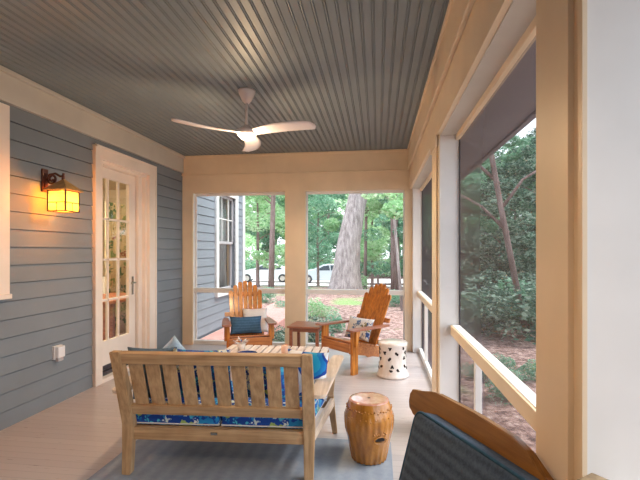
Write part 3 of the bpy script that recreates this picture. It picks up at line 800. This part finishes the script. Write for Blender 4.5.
adirondack('orange wooden adirondack chair with a floral pillow turned sideways beside the white garden stool', (BX_, BY_, 0), BR)
def onchair(ox, oy, a_, x_, y_): return (ox+x_*math.cos(a_)-y_*math.sin(a_), oy+x_*math.sin(a_)+y_*math.cos(a_))
bm = bmesh.new(); pillow(bm, .44, .25, .11, 14, Matrix.Rotation(AR, 4, 'Z') @ rot('X', 68)); px, py = onchair(AX, AY, AR, -.02, .38)
tag(link('lumbar_pillow', bm, M['denim'], None, True, (px, py, .475)), 'denim blue lumbar pillow on the chair that faces the camera', 'pillow')
bm = bmesh.new(); pillow(bm, .36, .36, .10, 14, Matrix.Rotation(AR, 4, 'Z') @ rot('X', 66)); px, py = onchair(AX, AY, AR, .12, .49)
tag(link('throw_pillow', bm, M['whitefab'], None, True, (px, py, .52)), 'white pillow tucked behind the denim lumbar pillow', 'pillow')
bm = bmesh.new(); pillow(bm, .46, .30, .12, 14, Matrix.Rotation(BR, 4, 'Z') @ rot('X', 68)); px, py = onchair(BX_, BY_, BR, 0, .40)
tag(link('lumbar_pillow', bm, M['bluepat'], None, True, (px, py, .485)), 'white and navy print pillow on the sideways adirondack chair', 'pillow')

# side table
t = thing('side_table', 'small reddish wooden side table between the two adirondack chairs', 'table', (-.95, 5.76, 0), R(-6))
boxes('tabletop', M['redwood'], [(-.225, .225, -.225, .225, .485, .51)], t, .004)
boxes('apron', M['redwood'], [(-.19, .19, -.19, -.17, .435, .486), (-.19, .19, .17, .19, .435, .486), (-.19, -.17, -.17, .17, .435, .486), (.17, .19, -.17, .17, .435, .486)], t)
for sx in (-.18, .18):
    for sy in (-.18, .18): boxes('leg', M['redwood'], [(sx-.02, sx+.02, sy-.02, sy+.02, 0, .486)], t, .002)

# ------------------------------------------------------------------ garden stools
t = thing('garden_stool', 'ivory ceramic garden stool with cut out openings beside the adirondack chair', 'stool', (.175, 5.24, 0))
bm = bmesh.new(); lathe(bm, [(0,0), (.18,0), (.192,.008), (.192,.03), (.183,.04), (.176,.06), (.165,.12), (.158,.2), (.158,.26), (.163,.33), (.171,.375), (.176,.385), (.176,.405), (.166,.417), (0,.423)], 48); link('body', bm, M['ivory'], t, True)
prof_r = lambda z_: .1575+.028*abs((z_-.23)/.22)**2.2
random.seed(11)
for zr in (.10, .165, .23, .295, .345):
    for i in range(7):
        a_ = (i+zr*9+random.uniform(-.25,.25))*2*PI/7; zr += random.uniform(-.012,.012)
        if math.sin(a_) > .3: continue
        rr = prof_r(zr)+.001
        out = []; kq = random.uniform(0, 6)
        for q_ in range(10):
            an = q_*2*PI/10; rad = .009+.016*abs(math.sin((1 if i % 2 else 1.5)*an+kq)); out.append((rad*math.cos(an)*1.1, rad*math.sin(an)))
        bm = bmesh.new(); prism(bm, out, .006, T(rr*math.cos(a_), rr*math.sin(a_), zr) @ rot('Z', math.degrees(a_)) @ rot('Y', 90))
        link('cutout', bm, M['hole'], t)

t = thing('garden_stool', 'glossy honey brown ceramic drum stool standing to the right of the loveseat', 'stool', (-.065, 3.12, .007))
bm = bmesh.new(); prof = [(0,0), (.114,0), (.123,.006), (.126,.02), (.135,.06), (.149,.12), (.161,.18), (.169,.23), (.173,.28), (.172,.32), (.165,.36), (.155,.395), (.149,.412), (.143,.425)]
seg = 96
rings = []
for r_, z_ in prof:
    ring = []
    if r_ == 0: rings.append([bm.verts.new((0,0,z_))]); continue
    for i in range(seg):
        an = 2*PI*i/seg; k2 = 0
        if .22 < z_ < .34: k2 = .008*abs(math.cos(an*12))
        if z_ <= .06: k2 = .005*math.cos(an*22)
        ring.append(bm.verts.new(((r_+k2)*math.cos(an), (r_+k2)*math.sin(an), z_)))
    rings.append(ring)
for a_, b2 in zip(rings, rings[1:]):
    for i in range(seg):
        j = (i+1) % seg
        if len(a_) == 1: bm.faces.new((a_[0], b2[j], b2[i]))
        else: bm.faces.new((a_[i], a_[j], b2[j], b2[i]))
link('body', bm, M['honey'], t, True)
bm = bmesh.new(); lathe(bm, [(.1435,.4245), (.140,.430), (.12,.431), (.0,.433)], 64); link('top', bm, M['honeytop'], t, True)
def ball(bm, c, r_, s=6):
    bmesh.ops.create_uvsphere(bm, u_segments=s+2, v_segments=s, radius=r_, matrix=Matrix.Translation(c))
bead = None
for zr, nb, rr in ((.378, 44, .161), (.325, 30, .172)):
    for i in range(nb):
        an = 2*PI*i/nb; pb = (rr*math.cos(an), rr*math.sin(an), zr+.006*math.sin(i*2.4))
        if bead is None: bm = bmesh.new(); ball(bm, (0,0,0), .0065); bead = link('bead', bm, M['honey'], t, True); bead.location = pb
        else: b3 = bead.copy(); C.objects.link(b3); b3.location = pb
bm = bmesh.new(); an = R(-62); out = [(.013*math.sin(q_*2*PI/16)+.003*math.cos(q_*4*PI/16), .035*math.cos(q_*2*PI/16)) for q_ in range(16)]
prism(bm, out, .024, T(.160*math.cos(an), .160*math.sin(an), .195) @ rot('Z', -62) @ rot('Y', 82)); link('hand_hole', bm, M['hole'], t)
bm = bmesh.new(); tube(bm, [Vector((.171*math.cos(an), .171*math.sin(an), .193)) + Vector((-math.sin(an), math.cos(an), 0))*.048*math.cos(q_*2*PI/20) + Vector((.12*math.cos(an), .12*math.sin(an), 1))*.024*math.sin(q_*2*PI/20) for q_ in range(21)], .004, 6)
for q_ in range(9):
    u_ = -.045+q_*.0112; ball(bm, Vector((.168*math.cos(an), .168*math.sin(an), .235+.008*math.sin(q_*2))) + Vector((-math.sin(an), math.cos(an), 0))*u_, .008)
link('hand_hole_rim', bm, M['honey'], t, True)
bm = bmesh.new(); lathe(bm, [(0,.4335), (.012,.4335), (0,.434)], 16); link('drain_hole', bm, M['hole'], t)

# ------------------------------------------------------------------ foreground club chair
A_ = Vector((.137, 1.789)); D_ = Vector((.308, -.632)).normalized()
ca = math.atan2(D_.y, D_.x)                       # local +x runs along the top rail towards the camera
t = thing('club_chair', 'honey brown wooden chair with a navy striped back cushion in the right foreground', 'chair', (A_.x, A_.y, 0), ca)
# local: x along rail 0..LW, y>0 = behind the chair (towards the screens); the seat lies at y<0
LW = .765
def cy(z_): return -.28*max(0, .93-z_)            # backrest recline
bm = bmesh.new()
out = [(0,.0), (-.004,.03), (.008,.052), (.03,.058), (.075,.056), (.115,.078), (.16,.085), (LW/2,.088), (LW-.22,.082), (LW-.16,.066), (LW-.10,.022), (LW-.04,.012), (LW-.006,-.02), (LW,-.06), (LW-.03,-.085), (LW-.12,-.06), (LW/2,-.045), (.12,-.045), (.05,-.034), (.015,-.022)]
tl = math.degrees(math.atan(.28))
prism(bm, out, .034, T(0, 0, .885) @ rot('X', 90-tl), .008)
link('top_rail', bm, M['clubwood'], t)
for x_ in (.10, LW-.10):
    bm = bmesh.new(); bar(bm, (x_, .30, 0), (x_, cy(.40)+.035, .40), .045, .05, (0,1,0), .004); bar(bm, (x_, cy(.38)+.035, .38), (x_, cy(.88)+.03, .88), .045, .035, (0,1,0), .004)
    link('rear_leg', bm, M['clubwood'], t)
    bm = bmesh.new(); bar(bm, (x_, -.72, 0), (x_, -.72, .53), .05, .05, (0,1,0), .004); link('front_leg', bm, M['clubwood'], t)
    bm = bmesh.new(); sg = -1 if x_ < .4 else 1; bar(bm, (x_+sg*.03, -.78, .545), (x_+sg*.03, -.14, .50), .09, .025, (0,0,1), .006); link('armrest', bm, M['clubwood'], t)
    bm = bmesh.new(); bar(bm, (x_, -.72, .33), (x_, -.08, .26), .03, .07, (0,0,1), .004); link('side_rail', bm, M['clubwood'], t)
bm = bmesh.new()
for i in range(5): xx = .2+i*(LW-.4)/4; bar(bm, (xx, cy(.30)+.03, .30), (xx, cy(.86)+.028, .86), .05, .014, (0,1,0), .003)
link('back_slats', bm, M['clubwood'], t)
boxes('front_rail', M['clubwood'], [(.1, LW-.1, -.74, -.71, .28, .36)], t, .004)
bm = bmesh.new()
for i in range(7): bar(bm, (.1, -.68+i*.085, .355-i*.008), (LW-.1, -.68+i*.085, .355-i*.008), .06, .016)
link('seat_slats', bm, M['clubwood'], t)
def localpt(x_, y_, z_): return (A_.x+x_*math.cos(ca)-y_*math.sin(ca), A_.y+x_*math.sin(ca)+y_*math.cos(ca), z_)
cw, chh, cth = .55, .52, .11
c_ = thing('back_cushion', 'navy striped back cushion leaning in the foreground wooden chair', 'cushion', localpt(.45, cy(.665)-.036, .665), ca)
mt = rot('X', -tl)
bm = bmesh.new(); vs = bx(bm, -cw/2, cw/2, -cth/2, cth/2, -chh/2, chh/2, .035); bm.transform(mt)
link('cover', bm, M['navy'], c_, True)
bm = bmesh.new()
for yy in (-cth/2+.012, cth/2-.012):
    pts = []
    rr = .04
    for cx_, cz_, a0 in ((cw/2-rr, chh/2-rr, 0), (-cw/2+rr, chh/2-rr, 90), (-cw/2+rr, -chh/2+rr, 180), (cw/2-rr, -chh/2+rr, 270), (cw/2-rr, chh/2-rr, 360)):
        for q_ in range(5 if a0 < 360 else 1): an = R(a0+q_*22.5); pts.append((cx_+(rr-.002)*math.cos(an), yy, cz_+(rr-.002)*math.sin(an)))
    tube(bm, pts, .005, 6)
bm.transform(mt); link('piping', bm, M['piping'], c_, True)
bm = bmesh.new(); bx(bm, -.30, .30, -.32, .28, 0, .11, .03)
tag(link('seat_cushion', bm, M['navy'], None, True), 'navy seat cushion of the foreground wooden chair', 'cushion')
o = bpy.data.objects['seat_cushion.002'] if 'seat_cushion.002' in bpy.data.objects else None
if o: o.location = localpt(.40, -.44, .372); o.rotation_euler = (0,0,ca)
# slim stand whose top corner shows at the bottom right
t = thing('wooden_stand', 'greyish wooden stand with a grooved top in front of the white post, bottom right corner', 'stand', (.475, 1.0, 0), R(38))
boxes('top_block', M['greywood'], [(-.032, .032, -.032, .032, .90, 1.0)], t, .004)
boxes('shaft', M['greywood'], [(-.024, .024, -.024, .024, .03, .90)], t, .004)
boxes('base', M['greywood'], [(-.09, .09, -.09, .09, 0, .03)], t, .004)

# ------------------------------------------------------------------ outdoors
def gz(x, y):
    d = y
    if d < 9: g = -.38
    elif d < 19: g = -.38+.14*(d-9)/10
    elif d < 31: g = -.24-.71*(d-19)/12
    elif d < 40: g = -.95
    else: g = -.95+.9*min(1, (d-40)/30)
    g += .05*noise.noise(Vector((x*.4, y*.4, 0)))
    if x > 8: g += .02*(x-8)
    return g
bm = bmesh.new(); xs = np.linspace(-40, 45, 86); ys = np.concatenate([np.linspace(-8, 20, 57), np.linspace(21, 90, 60)])
gv = [[bm.verts.new((x_, y_, gz(x_, y_))) for y_ in ys] for x_ in xs]
for i in range(len(xs)-1):
    for j in range(len(ys)-1): bm.faces.new((gv[i][j], gv[i+1][j], gv[i+1][j+1], gv[i][j+1]))
struct('floor_yard', bm, M['ground'], smooth=True)
bm = bmesh.new(); xs = np.linspace(-30, 40, 71); ys = np.linspace(26.5, 38, 9)
gv = [[bm.verts.new((x_, y_, gz(x_, y_)+.04)) for y_ in ys] for x_ in xs]
for i in range(len(xs)-1):
    for j in range(len(ys)-1): bm.faces.new((gv[i][j], gv[i+1][j], gv[i+1][j+1], gv[i][j+1]))
tag(link('driveway', bm, M['drive'], smooth=True), 'pale gravel driveway where the white cars are parked', 'driveway', kind='structure')
bm = bmesh.new(); bx(bm, XL, -2.15, 6.76, 12.5, -.40, -.05, .01)
tag(link('brick_path', bm, M['brick']), 'red brick path along the blue siding outside the porch', 'path', kind='structure')

rng = np.random.default_rng(5)
def leaves_mesh(name, centers, radii, n, size, mat, flat=.8, shell=.55):
    pc = rng.integers(0, len(centers), n)
    c0 = np.array(centers)[pc]; rr = np.array(radii)[pc]
    d = rng.normal(size=(n,3)); d /= np.linalg.norm(d, axis=1)[:,None]
    rad = rng.uniform(shell, 1, n)**.6
    pos = c0 + d*rr*rad[:,None]
    a = rng.normal(size=(n,3)); a /= np.linalg.norm(a, axis=1)[:,None]; a[:,2] *= .5
    b2 = np.cross(a, rng.normal(size=(n,3))); b2 /= np.linalg.norm(b2, axis=1)[:,None]
    s = size*rng.uniform(.6, 1.3, n)[:,None]
    V = np.empty((n,4,3)); V[:,0] = pos-a*s; V[:,1] = pos-b2*s*.5; V[:,2] = pos+a*s; V[:,3] = pos+b2*s*.5
    me = bpy.data.meshes.new(name)
    me.from_pydata(V.reshape(-1,3).tolist(), [], np.arange(n*4).reshape(n,4).tolist())
    me.materials.append(mat); return me
def trunk_bm(pts, radii, seg=12):
    bm = bmesh.new(); tube(bm, pts, 0, seg, radii); return bm
# crown variants: clusters on branches of a tall tree (unit about 9 m)
crowns = []
for v_ in range(3):
    cs_, rs_ = [], []
    for i in range(26):
        z_ = rng.uniform(2.2, 10); ra = rng.uniform(.3, 2.9)*(1-.04*abs(z_-6)); an = rng.uniform(0, 2*PI)
        cs_.append((ra*math.cos(an), ra*math.sin(an), z_)); s_ = rng.uniform(.6, 1.25); rs_.append((s_, s_, s_*.6))
    crowns.append([leaves_mesh('foliage', cs_, rs_, 11000, .13, m_) for m_ in (M['leafbright'], M['leafmid'], M['leafdark'])])
tb = bmesh.new(); tube(tb, [(0,0,-.3), (.03,.02,1), (-.04,.03,4), (.08,0,8)], 0, 10, [.17, .14, .11, .05])
for i in range(7):
    an = i*2.4; z_ = 2.2+i*.8; tube(tb, [(0,0,z_), (.9*math.cos(an), .9*math.sin(an), z_+.5), (1.9*math.cos(an), 1.9*math.sin(an), z_+.7)], 0, 6, [.05, .035, .015])
trme = bpy.data.meshes.new('trunk'); tb.to_mesh(trme); tb.free(); trme.materials.append(M['bark2'])
def tree(x, y, sc, ci, mi, label, group, rz=None, name='tree'):
    r = thing(name, label, 'tree', (x, y, gz(x, y)), rng.uniform(0, 6) if rz is None else rz, group)
    r.scale = (sc, sc, sc*rng.uniform(.9, 1.15))
    a = bpy.data.objects.new('foliage', crowns[ci][mi]); C.objects.link(a); a.parent = r
    b2 = bpy.data.objects.new('trunk', trme); C.objects.link(b2); b2.parent = r
    return r
shr = []
for v_ in range(3):
    cs_, rs_ = [], []
    for i in range(9):
        an = rng.uniform(0, 2*PI); ra = rng.uniform(0, .45); cs_.append((ra*math.cos(an), ra*math.sin(an), rng.uniform(.25, .8))); s_ = rng.uniform(.22, .38); rs_.append((s_, s_, s_*.8))
    shr.append([leaves_mesh('shrub', cs_, rs_, 1500, .045, m_) for m_ in (M['leafbright'], M['leafmid'], M['leafdark'])])
def shrub(x, y, sc, vi, mi, label, group=None):
    o = bpy.data.objects.new('shrub', shr[vi][mi]); C.objects.link(o); o.location = (x, y, gz(x, y)-.12*sc); o.scale = (sc, sc, sc*.85)
    o.rotation_euler = (0,0,rng.uniform(0,6)); tag(o, label, 'shrub', group); return o
# camera-relative direction helper: u is the image column of the photograph, d the distance along the view
def gp(u, d):
    xc = (u-320)/428*d; c_, s_ = math.cos(YAW), math.sin(YAW)
    return (c_*xc-s_*d, s_*xc+c_*d)
ORD = 'first second third fourth fifth sixth seventh eighth ninth tenth eleventh twelfth thirteenth fourteenth fifteenth sixteenth seventeenth eighteenth nineteenth twentieth'.split()
ORD += ['twenty-'+q_ for q_ in ORD[:9]] + ['thirtieth'] + ['thirty-'+q_ for q_ in ORD[:9]]
# woodland: rows of trees beyond the driveway and beside the yard
for row, (d, n, u0, u1, sc, zcol) in enumerate(((44, 9, 190, 470, 1.15, 0), (56, 10, 180, 500, 1.5, 1), (72, 9, 160, 560, 2.0, 1))):
    for i in range(n):
        u_ = u0+(u1-u0)*(i+.5)/n+rng.uniform(-8, 8); x_, y_ = gp(u_, d+rng.uniform(-4, 4))
        mi = int(rng.choice([0, 0, 1])) if zcol == 0 else int(rng.choice([0, 1]))
        tree(x_, y_, sc*rng.uniform(.85, 1.1), i % 3, mi, ORD[i]+' from left of the '+('trees in the row just beyond the driveway', 'taller trees in the woodland behind the driveway row', 'tall trees at the very back of the woodland')[row], ('driveway trees', 'middle woodland trees', 'back woodland trees')[row])
# nearer named trees seen through the far screens
for u_, d, sc, ci, mi, lab in ((258, 24, .72, 0, 0, 'slender tree with bright leaves between the house corner and the middle post'),
                               (318, 27, .62, 1, 1, 'small darker tree left of the big leaning trunk'),
                               (372, 25, .62, 2, 0, 'bright leafy young tree right of the big leaning trunk'),
                               (398, 20, .50, 0, 1, 'young tree with grey green leaves near the right corner post'),
                               (222, 30, .9, 1, 0, 'tree behind the corner of the blue house')):
    x_, y_ = gp(u_, d); tree(x_, y_, sc, ci, mi, lab, None)
# the big leaning trunk
x_, y_ = gp(344, 18.5); g0 = gz(x_, y_)
c_, s_ = math.cos(YAW), math.sin(YAW)
def tp(u_, v_, d):  # point on a plane at distance d
    xx, yy = gp(u_, d); return (xx, yy, 1.5-(v_-251.5)*d/428)
t = thing('oak_tree', 'huge grey oak trunk leaning to the right behind the sideways chair', 'tree', (x_, y_, g0))
P0 = Vector((x_, y_, g0))
pts = [Vector(tp(344.5, 296, 18.5)), Vector(tp(345, 286, 18.5)), Vector(tp(346, 270, 18.5)), Vector(tp(349, 242, 18.6)), Vector(tp(354, 215, 18.7)), Vector(tp(359.5, 190, 18.9)), Vector(tp(369, 140, 19.3)), Vector(tp(378, 60, 20))]
bm = trunk_bm([p_-P0 for p_ in pts], [.88, .70, .57, .50, .44, .41, .38, .3], 20)
for v in bm.verts:
    a_ = math.atan2(v.co.y, v.co.x)
    if v.co.z < 1.6: v.co += Vector((v.co.x, v.co.y, 0))*.10*math.sin(5*a_)
link('trunk', bm, M['bark'], t, True)
bm = bmesh.new(); top = pts[-1]-P0
tube(bm, [pts[6]-P0, pts[6]-P0+Vector((-2,.5,2.5)), pts[6]-P0+Vector((-4,1,4))], 0, 8, [.25,.17,.08]); link('branch', bm, M['bark'], t, True)
cs_, rs_ = [], []
for i in range(22):
    cs_.append((top.x+rng.uniform(-5,5), top.y+rng.uniform(-2,5), top.z+rng.uniform(-2.2,2.5))); s_ = rng.uniform(.8,1.6); rs_.append((s_,s_,s_*.6))
me = leaves_mesh('foliage', cs_, rs_, 9000, .15, M['leafbright']); o = bpy.data.objects.new('foliage', me); C.objects.link(o); o.parent = t
# slender bare trunks
def slim(u_, d, r0, h, lean, label, mat='bark2', fork=0):
    x_, y_ = gp(u_, d); g = gz(x_, y_); t = thing('slender_tree', label, 'tree', (x_, y_, g))
    bm = trunk_bm([(0,0,-.2), (lean*.3,0,h*.3), (lean*.55,.05,h*.6), (lean,0,h)], [r0*1.2, r0, r0*.85, r0*.5], 10)
    link('trunk', bm, M[mat], t, True)
    cs_, rs_ = [], []
    for i in range(10):
        an = rng.uniform(0, 6.28); ra = rng.uniform(.3, 1.6); cs_.append((lean*.8+ra*math.cos(an), ra*math.sin(an), h*rng.uniform(.55, 1))); s_ = rng.uniform(.35, .7); rs_.append((s_,s_,s_*.6))
    for k3 in range(fork):
        bm = bmesh.new(); sg = (-1, 1, -1)[k3]; z0_ = (2.3, 2.9, 3.4)[k3]; tube(bm, [(lean*z0_/h*.9, 0, z0_), (lean*z0_/h+sg*.5, .1, z0_+.6), (lean*z0_/h+sg*1.3, .2, z0_+1.1), (lean*z0_/h+sg*2.0, .3, z0_+1.9)], 0, 7, [r0*.7, r0*.5, r0*.35, r0*.15]); link('limb', bm, M[mat], t, True)
    for cc in cs_[:6]:
        bm = bmesh.new(); tube(bm, [(lean*.6, 0, cc[2]-.5), cc], 0, 6, [r0*.4, r0*.15]); link('branch', bm, M[mat], t, True)
    me = leaves_mesh('foliage', cs_, rs_, 2600, .10, M['leafbright']); o = bpy.data.objects.new('foliage', me); C.objects.link(o); o.parent = t
slim(271, 21, .13, 8, .2, 'slim straight trunk in front of the parked car at the left')
slim(365, 21, .08, 7, .1, 'thin trunk just right of the big leaning oak')
slim(395, 19, .17, 8, -.1, 'reddish brown straight trunk near the right corner post')
slim(403, 13, .045, 5, -.5, 'thin forked sapling at the right edge of the far screen', 'bark')
slim(528, 9.5, .06, 9.5, -1.9, 'dark leaning trunk with a fork seen through the right hand screen', 'bark2', 3)
# shrubs in the yard beyond the far screens
for i, (u_, d, sc, mi, lab) in enumerate(((282, 8.6, .55, 2, 'low dark shrub outside the screen left of the middle post'), (290, 12, .7, 1, 'grey green shrub in the mulch left of the middle post'),
        (312, 8.8, .75, 2, 'dark broad shrub outside the screen behind the side table'), (318, 12, .8, 0, 'bright green shrub at the foot of the big oak'),
        (262, 15, .8, 1, 'shrub behind the chair that faces the camera'), (335, 10, .6, 1, 'shrub behind the far arm of the sideways chair'),
        (392, 14, .8, 1, 'light green shrub in front of the reddish trunk'), (355, 20, 1.0, 0, 'round green shrub just right of the oak foot'), (301, 17, .8, 1, 'shrub partly hidden by the middle post'))):
    x_, y_ = gp(u_, d); shrub(x_, y_, sc, i % 3, mi, lab)
# large bushes closing the view under the tree row beyond the driveway
for i in range(13):
    u_ = 225+i*19+rng.uniform(-5, 5); x_, y_ = gp(u_, 40+rng.uniform(-1, 2)); shrub(x_, y_, rng.uniform(2.6, 3.6), i % 3, (0, 1, 0, 1)[i % 4], ORD[i]+' from left of the large bushes along the back of the driveway', 'bushes behind the driveway')
# shrubbery and trees beyond the right screens
tk = []
for i in range(34):
    u_ = rng.uniform(452, 660); d = rng.uniform(8.5, 16)
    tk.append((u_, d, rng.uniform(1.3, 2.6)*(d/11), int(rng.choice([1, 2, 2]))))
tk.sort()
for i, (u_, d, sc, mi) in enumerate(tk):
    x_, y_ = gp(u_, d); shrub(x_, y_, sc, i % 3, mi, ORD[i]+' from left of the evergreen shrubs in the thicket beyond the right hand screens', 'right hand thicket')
for i, (u_, d, sc) in enumerate(((462, 15, .45), (480, 19, .6), (500, 13, .42), (515, 20, .6), (540, 16, .55), (447, 22, .6), (470, 26, .8), (495, 29, .9), (530, 28, .9), (560, 22, .8), (580, 20, .8), (640, 16, .6), (700, 18, .8), (800, 16, .7), (950, 17, .8), (760, 26, 1.1), (1200, 15, .8), (900, 27, 1.1))):
    x_, y_ = gp(u_, d); tree(x_, y_, sc, i % 3, (1, 2, 2)[i % 3], ORD[i]+' of the leafy trees in the woods beyond the right hand screens', 'right hand woods')
for i, (u_, d, sc) in enumerate(((482, 6.3, .45), (512, 5.4, .5), (500, 6.6, .4), (530, 6.2, .45))):
    x_, y_ = gp(u_, d); shrub(x_, y_, sc, i % 3, 1, ORD[i]+' of the low leafy plants in the mulch below the right hand rail', 'plants below the right hand rail')

# split rail fence on the right of the yard
t = thing('rail_fence', 'low wooden rail fence beyond the sideways chair', 'fence', (*gp(385, 23), 0))
base = Vector(t.location)
for u_ in (362, 378, 394, 410):
    x_, y_ = gp(u_, 23); g = gz(x_, y_)
    boxes('post', M['bark2'], [(x_-base.x-.06, x_-base.x+.06, y_-base.y-.06, y_-base.y+.06, g-.1, g+.75)], t)
for zz in (.25, .6):
    a0 = gp(360, 23); b0 = gp(412, 23); bm = bmesh.new(); bar(bm, (a0[0]-base.x, a0[1]-base.y, gz(*a0)+zz), (b0[0]-base.x, b0[1]-base.y, gz(*b0)+zz), .06, .1); link('rail', bm, M['bark2'], t)

# cars
def car(u_, d, label, mat, rz):
    x_, y_ = gp(u_, d); t = thing('car', label, 'car', (x_, y_, gz(x_, y_)+.045), rz)
    side = [(-2.2,.35), (-2.25,.62), (-2.15,.86), (-1.5,.95), (-.95,.98), (-.25,1.38), (.2,1.45), (.95,1.42), (1.6,1.02), (2.15,.95), (2.25,.6), (2.2,.32), (1.75,.25), (-1.75,.25)]
    X = Matrix(((1,0,0,0),(0,0,1,0),(0,1,0,0),(0,0,0,1)))
    bm = bmesh.new(); prism(bm, side, 1.7, X, .06); link('body', bm, mat, t)
    bm = bmesh.new(); prism(bm, [(-.78,.99), (-.2,1.33), (.22,1.385), (.28,.99)], 1.712, X); prism(bm, [(.36,.99), (.32,1.385), (.9,1.35), (1.38,1.02)], 1.712, X); link('side_window', bm, M['carglass'], t)
    for sx in (-1.38, 1.38):
        for sy in (-1, 1):
            bm = bmesh.new(); n = 20
            prism(bm, [(.33*math.cos(q_*2*PI/n), .33*math.sin(q_*2*PI/n)) for q_ in range(n)], .22, T(sx, sy*.78, .33) @ X, .03); w_ = link('wheel', bm, M['tyre'], t)
            bm = bmesh.new(); prism(bm, [(.2*math.cos(q_*2*PI/n), .2*math.sin(q_*2*PI/n)) for q_ in range(n)], .23, T(sx, sy*.78, .33) @ X); link('hubcap', bm, M['chrome'], w_)
car(266, 34, 'white car parked on the driveway left of the middle post', M['carwhite'], YAW)
car(326, 33, 'silver white car parked behind the big oak trunk', M['carsilver'], YAW)
